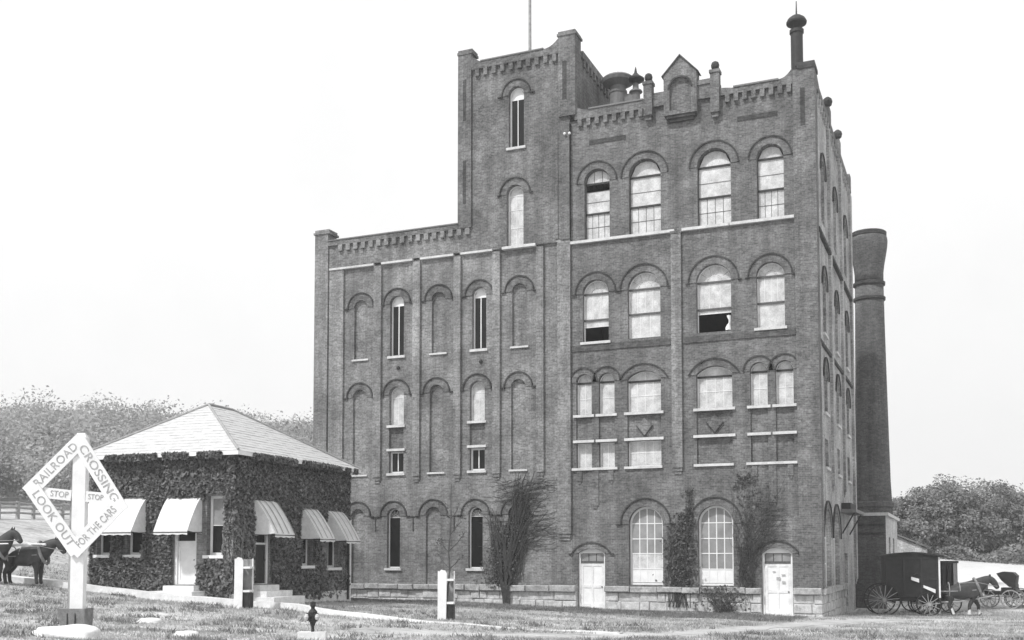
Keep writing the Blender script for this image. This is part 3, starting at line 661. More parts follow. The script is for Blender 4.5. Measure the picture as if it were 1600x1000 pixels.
def hdoor(F, lst, u0, u1, z0, z1, zt, leaf, dark=False):
    lst.append([(u0, z0), (u1, z0), (u1, z1), (u0, z1)])
    fr = MB().prism([(u0, z0), (u1, z0), (u1, z1), (u0, z1)], .06, .2, [[(u0 + .12, z0 + .02), (u1 - .1, z0 + .02), (u1 - .1, z1 - .08), (u0 + .12, z1 - .08)]], F).build('door_frame', 'white', HOUSE)
    MB().box(u0 + .12, u1 - .1, .09, .19, zt, zt + .08, F).build('transom_bar', 'white', fr)
    MB().box(u0 + .13, u1 - .11, .15, .16, zt + .09, z1 - .09, F).build('pane', 'pane_dark', fr)
    lf = MB().box(u0 + .13, u1 - .11, .14, .18, z0 + .03, zt, F).build('door', leaf, HOUSE)
    m = MB()
    for a, b_ in ((u0 + .13, u0 + .22), (u1 - .2, u1 - .11)): m.box(a, b_, .115, .142, z0 + .03, zt, F)
    for z in (z0 + .03, z0 + .8, zt - .12): m.box(u0 + .13, u1 - .11, .117, .143, z, z + .12, F)
    m.build('rail', leaf, lf); MB().lathe(F(u1 - .16, .08, z0 + .95), [(0, -.03), (.03, 0), (0, .03)], 8).build('handle', 'iron', lf)
hdoor(HF, hA, -2.72, -1.68, 1.45, 4.3, 3.05, 'white')
hdoor(HS, hB, 1.35, 2.4, 1.45, 4.3, 3.0, 'dark_wood')
MB().prism([(-HW_, .2), (0, .2), (0, 6.4), (-HW_, 6.4)], 0, .3, hA, HF).build('wall', 'brick_house', HOUSE)
MB().prism([(.3, .0), (HL, .0), (HL, 6.4), (.3, 6.4)], 0, .3, hB, HS).build('wall', 'brick_house', HOUSE)
MB().box(-HW_, 0, HL - .3, HL - .001, 0, 6.4).box(-HW_ + .001, -HW_ + .3, .3, HL - .3, .2, 6.4).build('wall', 'brick_house', HOUSE)
MB().box(-HW_ + .31, -.31, .31, HL - .31, 5.9, 6.0).box(-HW_ + .31, -.31, 3.6, 3.7, .9, 5.9).build('ceiling', 'interior', HOUSE)
fo = MB().box(-HW_ - .05, .05, -.06, .1, .1, 1.12, HF).box(.06, HL + .04, -.05, .1, -.1, 1.02, HS).build('foundation', 'whitewash', HOUSE)
# stone steps
for k, (a, b_, dd, z) in enumerate([(-2.85, -1.45, .45, 1.42), (-3.15, -1.2, .9, 1.22), (-3.3, -1.05, 1.2, 1.04)]): MB().box(a, b_, -dd, -.062, .4, z, HF).build('step', 'whitewash', HOUSE)
for k, (a, b_, dd, z) in enumerate([(1.2, 2.55, .4, 1.42), (.95, 2.8, .85, 1.2), (.75, 3.0, 1.3, .98)]): MB().box(a, b_, -dd, -.062, .3, z, HS).build('step', 'whitewash', HOUSE)
# roof
def lerp(a, b_, t_): return tuple(a[i] + (b_[i] - a[i]) * t_ for i in range(3))
E0 = (OV, -OV, EZ); E1 = (-HW_ - OV, -OV, EZ); E2 = (-HW_ - OV, HL + OV, EZ); E3 = (OV, HL + OV, EZ)
RH = 2.32; RA = (-HW_ / 2, 2.9, EZ + RH); RB = (-HW_ / 2, 4.6, EZ + RH)
def slope(pa, pb, pc, pd, n, name):
    """courses of shingles from the eave pa-pb up to pd-pc, each course lapping the one above"""
    m = MB(); e1 = Vector(pb) - Vector(pa); e2 = Vector(pd) - Vector(pa); nn = e1.cross(e2).normalized()
    if nn.z < 0: nn = -nn
    for i in range(n):
        t0, t1 = i / n, min(1, (i + 1.25) / n)
        a = Vector(lerp(pa, pd, t0)); b_ = Vector(lerp(pb, pc, t0)); c = Vector(lerp(pb, pc, t1)); d = Vector(lerp(pa, pd, t1))
        k = max(2, int((b_ - a).length / .5))
        for j in range(k):
            q0, q1 = j / k, (j + 1) / k; up = .024 + rnd.uniform(-.006, .01)
            A, B_ = a.lerp(b_, q0), a.lerp(b_, q1); D_, C_ = d.lerp(c, q0), d.lerp(c, q1)
            m.add([A, B_, C_, D_, A + nn * up, B_ + nn * up, C_ + nn * .012, D_ + nn * .012], [(4, 5, 6, 7), (0, 1, 5, 4), (1, 2, 6, 5), (3, 0, 4, 7), (2, 3, 7, 6), (3, 2, 1, 0)])
    return m.build(name, 'shingle', HOUSE)
slope(E1, E0, RA, RA, 17, 'roof_slope'); slope(E0, E3, RB, RA, 17, 'roof_slope'); slope(E3, E2, RB, RB, 12, 'roof_slope'); slope(E2, E1, RA, RB, 12, 'roof_slope')
for a, b_ in ((E0, RA), (E1, RA), (RA, RB), (E3, RB)):
    MB().tube([Vector(a) + Vector((0, 0, .06)), Vector(b_) + Vector((0, 0, .05))], .05, 6).build('hip_ridge', 'grey_wood', HOUSE)
MB().box(-HW_ - OV + .02, OV - .02, -OV + .02, HL + OV - .02, EZ - .1, EZ - .02).build('soffit', 'white', HOUSE)
MB().box(-HW_ - OV, OV, -OV - .01, -OV + .03, EZ - .14, EZ + .01).box(OV - .03, OV + .01, -OV + .03, HL + OV, EZ - .14, EZ + .01).build('fascia', 'white', HOUSE)
MB().tube([(.09, HL - .12, 6.35), (.09, HL - .12, .6)], .055, 8).build('downspout', 'iron', HOUSE)
MB().tube([(.09, HL + .06, 4.2), (.09, HL + .06, .4)], .05, 8).build('downspout', 'white', HOUSE)
def awning(F, u0, u1, zt, zb, p, stripes):
    n = 9; m = MB(); cols = max(4, int((u1 - u0) / .2))
    for i in range(n + 1):
        t_ = i / n; d = -.03 - p * (t_ ** .8); z = zt + (zb - zt) * (t_ ** 1.12)
        for j in range(cols + 1):
            s_ = j / cols; sag = -.02 * math.sin(s_ * math.pi * cols)
            m.v.append(F(u0 + (u1 - u0) * s_, d, z + (sag if i > 1 else 0)))
    for i in range(n):
        for j in range(cols): a = i * (cols + 1) + j; m.f.append((a, a + 1, a + cols + 2, a + cols + 1))
    a = MB(); a.v, a.f = list(m.v), list(m.f)
    o = len(a.v)                                   # valance
    for j in range(cols + 1):
        q = m.v[n * (cols + 1) + j]; a.v.append((q[0], q[1], q[2] - .13 - .03 * (j % 2)))
    for j in range(cols): a.f.append((n * (cols + 1) + j, n * (cols + 1) + j + 1, o + j + 1, o + j))
    for u, jj in ((u0, 0), (u1, cols)):            # cheeks
        o = len(a.v); zz = [m.v[i * (cols + 1) + jj] for i in range(n + 1)]
        a.v += zz + [F(u, -.03, zb - .1)]; 
        for i in range(n): a.f.append((o + i, o + i + 1, o + n + 1))
    aw = a.build('awning', 'awning', HOUSE)
    MB().tube([F(u0, -.03, zb - .05), F(u0, -.03 - p, zb - .06), F(u1, -.03 - p, zb - .06), F(u1, -.03, zb - .05)], .02, 5).build('awning_bar', 'iron', aw)
    if stripes:
        for j in range(0, cols, 2):
            s0, s1 = (j + .75) / cols, (j + 1.0) / cols; sm = MB()
            for i in range(n + 1):
                t_ = i / n; d = -.045 - p * (t_ ** .8); z = zt + (zb - zt) * (t_ ** 1.12) + .012
                sm.v += [F(u0 + (u1 - u0) * s0, d, z), F(u0 + (u1 - u0) * s1, d, z)]
            for i in range(n): sm.f.append((2 * i, 2 * i + 1, 2 * i + 3, 2 * i + 2))
            sm.build('awning_stripe', 'grey_wood', aw)
awning(HF, -6.6, -3.95, 4.85, 3.5, .95, False); awning(HF, -2.95, -1.42, 4.85, 3.5, .9, False)
awning(HS, 1.2, 2.62, 4.78, 3.42, 1.0, True); awning(HS, 4.6, 5.85, 4.62, 3.3, 1.0, True); awning(HS, 6.85, 8.1, 4.58, 3.25, 1.0, True)

# ------------------------------------------------------------------ ivy on the house
def ivy_points(F, u0, u1, z0, z1, n, skip, dens):
    P_ = []; N_ = []
    while len(P_) < n:
        u = rnd.uniform(u0, u1); z = rnd.uniform(z0, z1)
        if any(a < u < b_ and c < z < d for a, b_, c, d in skip): continue
        k = dens(u, z)
        if rnd.random() > k: continue
        P_.append(F(u, -(rnd.uniform(.02, .12) + .2 * rnd.random() * max(0, math.sin(u * 1.3 + 2 * math.sin(z * .9)) * math.sin(z * 1.7 + u * .6))) * min(1, .4 + k), z)); n0 = F(0, -1, .55); N_.append(n0)
    return P_, N_
def wob(u, z): return .5 + .5 * math.sin(u * 3.1 + 1.7 * math.sin(z * 1.9)) * math.cos(z * 2.3 + u)
skA = [(-6.5, -5.62, 2.45, 4.9), (-5.06, -4.1, 2.45, 4.9), (-2.8, -1.6, 1.1, 4.8), (-1.3, -.42, 2.45, 4.95), (-1.62, -1.25, 2.2, 4.7), (-3.2, -1.2, .3, 1.3)]
skB = [(1.25, 2.5, 1.3, 4.75), (4.68, 5.76, 2.0, 4.6), (6.92, 8.06, 1.95, 4.55), (.7, 3.0, .2, 1.5)]
dA = lambda u, z: (.3 + .3 * wob(u * 2, z)) if (u > -.45 and z < 4.6) else 1 if z > 1.8 else max(.12, min(1, .4 + wob(u * 1.3, z) * .7)) if u < -1.4 else .22 + .35 * wob(u, z)
dB = lambda u, z: (.22 + .35 * wob(u * 2, z * 1.4)) if (u < 1.3 and z < 4.7) else (1 if z > 3.6 else .9 if 2.8 < u < 4.7 else .55 if u < 1.4 else .35 + .4 * wob(u, z)) if u < 6.4 or z > 4.2 else .12
IV = thing('ivy', 'dense dark ivy covering the walls of the small house', 'ivy', (-19.637, -14.297, 0), R(HR))
pA, nA = ivy_points(HF, -HW_, .05, .9, 6.36, 15000, skA, dA); pB, nB = ivy_points(HS, 0.0, HL, .75, 6.36, 17000, skB, dB)
bareA = [(-3.1, .16), (-1.6, .22), (.15, .45), (-HW_ + .1, .9)]; bareB = [(3.9, .25), (7.6, .18), (8.4, .2), (-.2, .75)]
pE = []; nE = []                                   # shoots hanging over the eave boards
while len(pE) < 3400:
    k = rnd.random()
    u = rnd.uniform(-HW_ + .3, OV) if k < .45 else rnd.uniform(-OV, HL)
    if any(abs(u - q) < w for q, w in (bareA if k < .45 else bareB)): continue
    z = rnd.uniform(6.28, 6.47)
    pE.append((u, -OV - .02 - .05 * rnd.random(), z) if k < .45 else (OV + .02 + .05 * rnd.random(), u, z)); nE.append((0, -1, .4) if k < .45 else (1, 0, .4))
tag(quads('foliage', 'ivy_leaf', pA + pB + pE, nr.uniform(.06, .25, 35400), nA + nB + nE, .75, IV, 1.1), kind='stuff')
sm = MB()
for i in range(40):
    F = HF if i < 22 else HS; u = rnd.uniform(-HW_ + .2, -.2) if i < 22 else rnd.uniform(.2, HL - .4); z = .9; pts = []
    while z < 6.2: pts.append(F(u, -.03, z)); z += .35; u += rnd.uniform(-.16, .16)
    sk = skA if i < 22 else skB
    if any(any(a - .1 < (p[0] if i < 22 else p[1]) < b_ + .1 and c < p[2] < d for a, b_, c, d in sk) for p in pts): continue
    sm.tube(pts, .015, 4)
for i in range(60):
    sA = rnd.random() < .4; u = -rnd.uniform(.05, .45) if sA else rnd.uniform(.05, 1.3); z = rnd.uniform(.9, 3.4); pts = []
    for k in range(6): pts.append((HF if sA else HS)(u, -.05 - .03 * rnd.random(), z)); z += .25; u = min(max(u + rnd.uniform(-.16, .16), -.48 if sA else 0.), 0. if sA else 1.33)
    sm.tube(pts, [.02 - .002 * k for k in range(6)], 4)
sm.build('stem', 'grey_wood', IV)['kind'] = 'stuff'

# ------------------------------------------------------------------ creepers on the brewery
def strands(name, label, base, items, leaves=None, leafsize=.12, mat='creeper_leaf'):
    t_ = thing(name, label, 'vine', base); m = MB(); b0 = Vector(base)
    for pts, r0, r1 in items: m.tube([Vector(p) - b0 for p in pts], [r0 + (r1 - r0) * i / (len(pts) - 1) for i in range(len(pts))], 4)
    m.build('stem', 'vine_stem', t_)
    if leaves is not None and len(leaves):
        L_ = np.asarray(leaves) - np.array(base)
        tag(quads('foliage', mat, L_, nr.uniform(leafsize * .6, leafsize * 1.3, len(L_)), np.tile([0, -1, .4], (len(L_), 1)), .6, t_, 1.1), kind='stuff')
    return t_
def walk(x, z, tx, tz, n, wig, y=-.12):
    pts = [];
    for i in range(n + 1):
        t_ = i / n; a = math.sin(t_ * math.pi)
        pts.append((x + (tx - x) * t_ + wig * a * rnd.uniform(-1, 1), y - .06 * rnd.random() - .05 * a * rnd.random(), z + (tz - z) * t_ + wig * .6 * a * rnd.uniform(-1, 1)))
    return pts
items = []
bx = -14.55
for i in range(9): items.append((walk(bx + rnd.uniform(-.12, .15), .25, -14.6 + rnd.uniform(-.5, .6), 3.4 + rnd.uniform(-.5, 1.2), 9, .1, -.24), .06, .025))
for i in range(80):                               # the tangled body
    x0 = rnd.uniform(-15.5, -14.0); z0 = rnd.uniform(1.0, 2.6); items.append((walk(x0 * .6 + bx * .4, z0, x0 + rnd.uniform(-.15, .75), z0 + rnd.uniform(1., 2.3), 8, .16, -.14), .03, .012))
for i in range(24):                                # bundle rising to the right and the fan at the top
    x0 = rnd.uniform(-14.4, -13.6); items.append((walk(x0, rnd.uniform(2.6, 4.), x0 * .3 - 13.45 * .7 + rnd.uniform(-.5, .5), rnd.uniform(5, 6.6), 8, .14, -.14), .03, .012))
for i in range(58):                                # long horizontal runners, sagging and forked
    z0 = rnd.uniform(3.1, 6.3); s_ = 1 if rnd.random() < .68 else -1; x0 = -13.75 + rnd.uniform(-.5, .4); L_ = rnd.uniform(.7, 1.9) if s_ > 0 else rnd.uniform(.7, 2.0); pts = []
    sag = rnd.uniform(-.25, .3); z1 = z0 + rnd.uniform(-.35, .3); q = rnd.uniform(.02, .07)
    for k in range(10): t_ = k / 9; pts.append((min(x0 + s_ * L_ * t_, -11.95), -.13 - .05 * rnd.random(), z0 + (z1 - z0) * t_ - sag * math.sin(t_ * math.pi) + rnd.uniform(-q, q)))
    items.append((pts, rnd.uniform(.018, .032), .01))
    if rnd.random() < .5: items.append((walk(pts[5][0], pts[5][2], pts[5][0] + s_ * .4, pts[5][2] + rnd.uniform(-.4, .4), 4, .04), .014, .007))
for i in range(22):                                # thick bare limbs fanning out
    tx = rnd.choice([-13.7 + rnd.gauss(0, .35), -13.5 + rnd.gauss(0, .3), rnd.uniform(-15.7, -12.0)]); tz = rnd.uniform(4.6, 6.7) if abs(tx + 13.6) < 1 else rnd.uniform(3.8, 5.6); pts = []; b1 = rnd.uniform(-.4, .5)
    for k in range(11): t_ = k / 10; pts.append((bx + rnd.uniform(-.03, .03) + (tx - bx) * t_ ** 1.3 + b1 * math.sin(t_ * math.pi), -.2 - .08 * math.sin(t_ * 3 + i), 1.2 + (tz - 1.2) * t_ ** .9 + rnd.uniform(-.04, .04)))
    items.append((pts, rnd.uniform(.05, .075), .016))
for i in range(14): items.append((walk(-13.8, 2.0 + rnd.uniform(-1, 1), -13.6 + rnd.uniform(-.1, .12), 4.0, 8, .05, -.15), .025, .012))
for i in range(10): items.append((walk(-15.2, 2.4, -15.5 + rnd.uniform(-.1, .2), 4.9 + rnd.uniform(-.3, .3), 8, .06), .016, .007))
lv = []
for i in range(1150):
    z = 1.0 + 3.2 * rnd.random() ** 1.4; hw = .75 if z < 3.2 else .75 - (z - 3.2) * .2; cx = -14.95 + max(0, z - 2.2) * .42; lv.append((cx + rnd.gauss(0, hw * .5), -rnd.uniform(.05, .32), z))
strands('wall_vine', 'large tangled bare vine spreading up the brewery wall below the tower', (bx, -.3, G(bx, -.3)), items, lv, .1)
# thick creeper between the two big ground-floor windows
items = []; lv = []
for i in range(26): items.append((walk(-6.1 + rnd.uniform(-.5, .5), .25, -6.05 + rnd.uniform(-.75, .7), rnd.uniform(2.2, 4.4), 9, .12), .018, .008))
for i in range(8): items.append((walk(-5.75, 3.6, -5.6 + rnd.uniform(-.12, .2), 5.4 + rnd.uniform(-.4, .5), 7, .06), .014, .006))
for i in range(1150):
    z = 1.2 + 3.3 * rnd.random() ** 1.1; w_ = .58 if z < 3.2 else .52 - .2 * (z - 3.2); 
    x = -6.05 + rnd.gauss(0, w_ * .8) + max(0, z - 3) * .2
    if (-6.86 < x < -5.26 or rnd.random() < .12) and wob(x * 2.3, z * 1.6) + rnd.random() > .55: lv.append((x, -rnd.uniform(.03, .2), z))
for i in range(90): lv.append((-5.66 + rnd.gauss(0, .1), -rnd.uniform(.03, .15), rnd.uniform(4., 5.6)))
strands('leafy_creeper', 'leafy creeper on the wall between the two tall arched windows', (-6.1, -.25, G(-6.1, -.25)), items, lv, .13)
# thin creeper right of the second window, reaching above the right-hand door
items = []; lv = []
for i in range(60): items.append((walk(-3.3 + rnd.uniform(-.2, .5), .4 + rnd.random() * 2, rnd.uniform(-3.9, -1.2), rnd.uniform(3.4, 6.3), 9, .16), .011, .005))
for i in range(40): z0 = rnd.uniform(3.2, 5.2); x0 = rnd.uniform(-3.2, -1.9); items.append((walk(x0, z0, x0 + rnd.uniform(.5, 1.1), z0 + rnd.uniform(-.1, .3), 6, .06), .01, .005))
for i in range(300): lv.append((rnd.choice([-3.05, -3.2, -2.75]) + rnd.gauss(0, .22), -rnd.uniform(.03, .15), rnd.uniform(1.2, 3.0)))
for i in range(200): lv.append((-2.9 + rnd.gauss(0, .55), -rnd.uniform(.03, .12), 4.6 + rnd.gauss(0, .9)))
for i in range(150): lv.append((-3.3 + rnd.gauss(0, .35), -rnd.uniform(.03, .12), 5.9 + rnd.gauss(0, .25)))
lv = [p for p in lv if -3.66 < p[0] < -.9 and p[2] < 6.5 and wob(p[0] * 2.2, p[2] * 1.5) > .35 and not (-2.55 < p[0] < -1.05 and p[2] < 3.05)]
strands('thin_creeper', 'thin straggling creeper beside and above the door nearest the corner', (-3.2, -.25, G(-3.2, -.25)), items, lv, .11)
items = []; lv = []
for i in range(40): items.append((walk(-4. + rnd.uniform(-.4, .3), -.02, -4.3 + rnd.uniform(-.7, 1.3), rnd.uniform(.7, 1.25), 6, .1, -.28), .012, .006))
for i in range(230):
    z = rnd.uniform(.05, 1.25); lv.append((-4.35 + (1.2 - z) * .3 + rnd.gauss(0, .6), -rnd.uniform(.2, .34), z))
strands('plinth_creeper', 'dark creeper hanging over the stone plinth under the second arched window', (-4.0, -.3, G(-4., -.3)), items, lv, .13)

# ------------------------------------------------------------------ trees
def tree(name, label, x, y, h, rx, seed, leaf='tree_leaf', nclump=70, per=60, ls=.34, group=None, trunk_h=.3):
    rr = random.Random(seed); z0 = G(x, y); t_ = thing(name, label, 'tree', (x, y, z0 - .05), 0, group)
    m = MB(); top = Vector((rr.uniform(-.3, .3), rr.uniform(-.3, .3), h * .8)); m.tube([(0, 0, -.2), (0.05, 0, h * .2), top * .55, top], [h * .032, h * .026, h * .017, .03], 7)
    cl_ = []
    for i in range(nclump):
        while True:
            p = Vector((rr.uniform(-1, 1), rr.uniform(-1, 1), rr.uniform(-1, 1)))
            if .25 < p.length < 1: break
        k = 1 - .25 * max(0, p.z)
        c = Vector((p.x * rx * k, p.y * rx * k, h * (trunk_h + (1 - trunk_h) / 2) + p.z * h * (1 - trunk_h) / 2)); cl_.append(c)
        if i % 5 == 0: m.tube([(0, 0, h * rr.uniform(.2, .45)), c * .55 + Vector((0, 0, .1 * h)), c], [h * .012, h * .008, .02], 4)
    m.build('trunk', 'bark', t_)
    pts = []
    for c in cl_:
        r_ = rr.uniform(.5, 1.0) * h * .1; pts.append(np.array(c) + np.clip(nr.normal(size=(per, 3)), -1.5, 1.5) * np.array([r_, r_, r_ * .7]))
    P_ = np.concatenate(pts); nrm = P_ - np.array([0, 0, h * .45]); nrm /= np.linalg.norm(nrm, axis=1)[:, None]; nrm[:, 2] += .5
    tag(quads('crown', leaf, P_, nr.uniform(ls * .6, ls * 1.3, len(P_)), nrm, .7, t_), kind='stuff')
    return t_
grove = [(-2.5, 62, 7.4, 3.4), (1.3, 64, 7.8, 3.2), (4.3, 66, 9.2, 3.6), (7.6, 68, 9.6, 3.8), (11.2, 69, 8.6, 3.3), (14.5, 70, 8.0, 3.4), (3.0, 74, 9.0, 3.6), (9.5, 76, 9.2, 4.0)]
glab = ['tree half hidden behind the round chimney base', 'lowest broad tree just right of the chimney', 'rounded tree rising above the dark wagon roof', 'tallest broad tree in the grove on the field edge', 'tree with ragged top right of the tallest one in the grove',
        'last tree of the grove at the right edge of the picture', 'rear tree showing between the rounded and lowest grove trees', 'rear tree filling the gap behind the tallest grove tree']
for i, (x, y, h, rx) in enumerate(grove): tree('grove_tree', glab[i], x, y, h * .84, rx, 40 + i, nclump=130, per=110, ls=.21, group='trees in the grove beyond the field', trunk_h=-.02)
ub = np.c_[nr.uniform(-5, 26, 9000), nr.uniform(61.5, 66, 9000)]; uz = gz(ub[:, 0], ub[:, 1])
tag(quads('undergrowth', 'tree_leaf', np.c_[ub, uz + nr.uniform(0, 1, 9000) * (1.3 + .7 * np.sin(ub[:, 0] * 1.1) * np.cos(ub[:, 0] * .37))], nr.uniform(.14, .3, 9000), np.tile([0, -.6, 1.], (9000, 1)), .7), 'dense bushy undergrowth along the foot of the grove', 'undergrowth', kind='stuff')
# hillside woods: one far mass
pts = []; sizes = []
for i in range(1700):
    u = rnd.uniform(-90, 640); dep = 85 + 125 * rnd.random() ** .9
    dx = (u - 800) / 1676; x = cam.location.x + dep * (math.cos(YAW) * dx - math.sin(YAW)); y = cam.location.y + dep * (math.sin(YAW) * dx + math.cos(YAW))
    z = G(x, y)
    if z < 7.0 + rnd.uniform(-.8, 1.2): continue
    h = rnd.uniform(4, 7) + 4 * rnd.random() ** 4; k = 300; q = nr.normal(size=(k, 3)); q /= np.linalg.norm(q, axis=1)[:, None]; q *= nr.uniform(.35, .95, (k, 1))
    pts.append(np.array([x, y, z + h * .52]) + q * np.array([h * .4, h * .4, h * .48])); sizes.append(np.full(k, rnd.uniform(.24, .4)))
P_ = np.concatenate(pts); S_ = np.concatenate(sizes)
wd = tag(quads('hillside_woods', 'wood_leaf_hazed', P_, S_ * nr.uniform(.6, 1.3, len(S_)), np.tile([.2, -.5, 1.], (len(P_), 1)), .8), 'hazy wooded hillside rising behind the small house', 'woods', kind='stuff')

# saplings in their tree guards
def sapling(label, x, y, h, n, seed):
    rr = random.Random(seed); t_ = thing('sapling', label, 'tree', (x, y, G(x, y)), 0, 'saplings in white guards'); m = MB()
    pts = [(0, 0, -.1)]; px, py = 0, 0
    for i in range(1, 9): px += rr.uniform(-.05, .06); py += rr.uniform(-.04, .04); pts.append((px, py, h * i / 8))
    m.tube(pts, [.042 - .03 * i / 8 for i in range(9)], 5)
    m.build('trunk', 'bark', t_); b_ = MB(); tips = []
    for i in range(n):
        k = rr.randint(3, 7); p = Vector(pts[k]); a = rr.uniform(-.5, .5) + (0 if rr.random() < .5 else math.pi); L_ = rr.uniform(.5, 1.15) * (1 - .06 * k)
        d = Vector((math.cos(a), math.sin(a) * .6, 1.05)).normalized(); q = p + d * L_ * .5 + Vector((0, 0, -.05)); e = p + d * L_; tips.append(e)
        b_.tube([p, q, e], [.022, .016, .009], 4)
        e2 = q + Vector((math.cos(a) * .25, rr.uniform(-.2, .2), .3)); b_.tube([q, e2], [.014, .007], 4); tips.append(e2)
    b_.build('branch', 'bark', t_)
    L_ = np.array([t__ + Vector((rr.gauss(0, .07), rr.gauss(0, .07), rr.gauss(0, .07))) for t__ in tips for _ in range(5)] or [(0, 0, h)])
    tag(quads('foliage', 'creeper_leaf', L_, .07, None, 1, t_), kind='stuff')
def guard(label, x, y, h, rz):
    t_ = thing('tree_guard', label, 'tree guard', (x, y, G(x, y)), rz, 'white board tree guards')
    MB().prism([(-.26, -.1), (.03, -.1), (.05, h - .12), (.0, h - .02), (-.14, h + .01), (-.23, h - .1)], -.25, -.215).build('front_board', 'white', t_)
    MB().box(-.255, -.22, -.214, .25, -.1, h - .04).build('side_board', 'whitewash', t_)
    MB().box(-.22, .27, .215, .25, -.1, h - .06).build('back_board', 'grey_wood', t_)
    MB().box(.25, .28, -.2, .2, -.1, h * .3).build('shade_board', 'dark_wood', t_)  # dark board added to paint the shaded inside of the guard
    MB().box(.235, .27, .16, .213, -.1, h - .04).build('post', 'white', t_)
    for z in (h * .32, h * .78): MB().box(.05, .28, -.25, .21, z, z + .07).build('slat', 'white', t_)
gx1, gy1 = -16.75, -17.5; gx2, gy2 = -10.23, -15.24
guard('white tree guard standing at the path before the ivy house', gx1, gy1, 1.72, R(20)); guard('white tree guard in the grass before the brewery wing', gx2, gy2, 1.66, R(20))
sapling('thin bare sapling rising from the guard before the ivy house', gx1, gy1, 3.1, 4, 3); sapling('slender branching sapling in the guard before the brewery wing', gx2, gy2, 4.55, 9, 5)

# ------------------------------------------------------------------ railway crossing sign
SX, SY = -13.25, -28.35; sz = G(SX, SY)
SG = thing('railroad_crossing_sign', 'tall white diamond railroad crossing sign with lettered boards in the foreground', 'sign', (SX, SY, 0), YAW + R(1))
MB().box(-.15, .15, -.12, .10, 1.2, 5.30).add([(-.15, -.12, 5.3), (.15, -.12, 5.3), (.15, .1, 5.3), (-.15, .1, 5.3), (-.08, -.05, 5.42), (.08, -.05, 5.42), (.08, .04, 5.42), (-.08, .04, 5.42)], [(4, 5, 6, 7), (0, 1, 5, 4), (1, 2, 6, 5), (2, 3, 7, 6), (3, 0, 4, 7)]).build('post', 'white', SG)
MB().box(-.25, -.16, .02, .10, 1.2, 5.0).build('post_shade_strip', 'grey_wood', SG)  # grey strip paints the shaded left face of the post
sl_ = MB().add([(-.24, -.24, sz - .2), (.24, -.24, sz - .2), (.24, .24, sz - .2), (-.24, .24, sz - .2), (-.36, -.3, sz + .52), (.27, -.3, sz + .52), (.27, .26, sz + .52), (-.36, .26, sz + .52)],
          [(3, 2, 1, 0), (4, 5, 6, 7), (0, 1, 5, 4), (1, 2, 6, 5), (2, 3, 7, 6), (3, 0, 4, 7)]).build('post_sleeve', 'sleeve_wood', SG)
for x in (-.14, .04): MB().box(x, x + .02, -.30, -.2, sz + .02, sz + .42).build('sleeve_joint', 'dark_wood', sl_)
T_, L_c, B_c, R_c = Vector((.0, 5.2)), Vector((-1.05, 4.12)), Vector((-.03, 2.7)), Vector((.94, 3.72))
def text_mesh(body, size):
    cu = bpy.data.curves.new('lettering', 'FONT'); cu.body = body; cu.size = size; cu.extrude = .004; cu.align_x = 'CENTER'; cu.align_y = 'CENTER'; cu.space_character = 1.05
    o = bpy.data.objects.new('lettering', cu); COL.objects.link(o); bpy.context.view_layer.update()
    me = bpy.data.meshes.new_from_object(o.evaluated_get(bpy.context.evaluated_depsgraph_get())); bpy.data.objects.remove(o); bpy.data.curves.remove(cu)
    return me
def board(a, b_, w_, word, ext0, ext1, y0, size, flip=False, name='board'):
    d = (b_ - a).normalized(); n = Vector((-d.y, d.x)); A = a - d * ext0; B_ = b_ + d * ext1
    lp = [A - n * w_ / 2, B_ - n * w_ / 2, B_ + n * w_ / 2, A + n * w_ / 2]
    o = MB().prism([(p.x, p.y) for p in lp], y0, y0 + .035).build(name, 'white', SG)
    if word:
        me = text_mesh(word, size); me.materials.clear(); me.materials.append(MAT['lettering'])
        xs_ = [v.co.x for v in me.vertices]; wdt = max(xs_) - min(xs_); L_ = (b_ - a).length * .86; k = min(1.25, L_ / wdt)
        c = (a + b_) / 2; ang = math.atan2(d.y, d.x)
        t__ = link('lettering', me, None, o, (c.x, y0 - .005, c.y)); t__.rotation_euler = (R(90), -ang, 0); t__.scale = (k, 1, 1)
    return o
board(L_c, T_, .34, 'RAILROAD', .17, .1, -.165, .27); board(T_, R_c, .34, 'CROSSING', .1, .17, -.166, .27)
board(L_c, B_c, .34, 'LOOK OUT', .0, .1, -.204, .27); board(B_c, R_c, .38, 'FOR THE CARS', .1, .0, -.205, .25)
board(Vector((-.68, 4.0)), Vector((-.2, 3.95)), .25, 'STOP', .25, .03, -.127, .2); board(Vector((.2, 3.92)), Vector((.6, 3.89)), .25, 'STOP', .03, .3, -.128, .18)
# stones at its foot
def rock(name, label, x, y, sx, sy, szz, seed, group=None):
    rr = random.Random(seed); bm = bmesh.new(); bmesh.ops.create_icosphere(bm, subdivisions=3, radius=1)
    for v_ in bm.verts:
        c = v_.co; k = 1 + .12 * math.sin(c.x * 4 + seed) * math.cos(c.y * 3.7 + seed) + .08 * math.sin(c.z * 6 + c.x * 5) + rr.uniform(-.02, .02); v_.co = Vector((c.x * sx * k, c.y * sy * k, c.z * szz * k))
    me = bpy.data.meshes.new(name); bm.to_mesh(me); bm.free(); me.polygons.foreach_set('use_smooth', [True] * len(me.polygons)); o = link(name, me, 'whitewash', None, (x, y, G(x, y) + szz * .25), (0, 0, rr.uniform(0, .6)))
    return tag(o, label, 'stone', group)
rock('whitewashed_stone', 'broad whitewashed stone at the foot of the crossing sign', -12.35, -29.55, .85, .5, .22, 3)
rock('whitewashed_stone', 'small flat white stone in the grass right of the crossing sign', -14.3, -24.8, .35, .25, .12, 5)
rock('whitewashed_stone', 'low white stone at the bottom edge between sign and signal lamp', -11.0, -27.3, .3, .3, .12, 8)
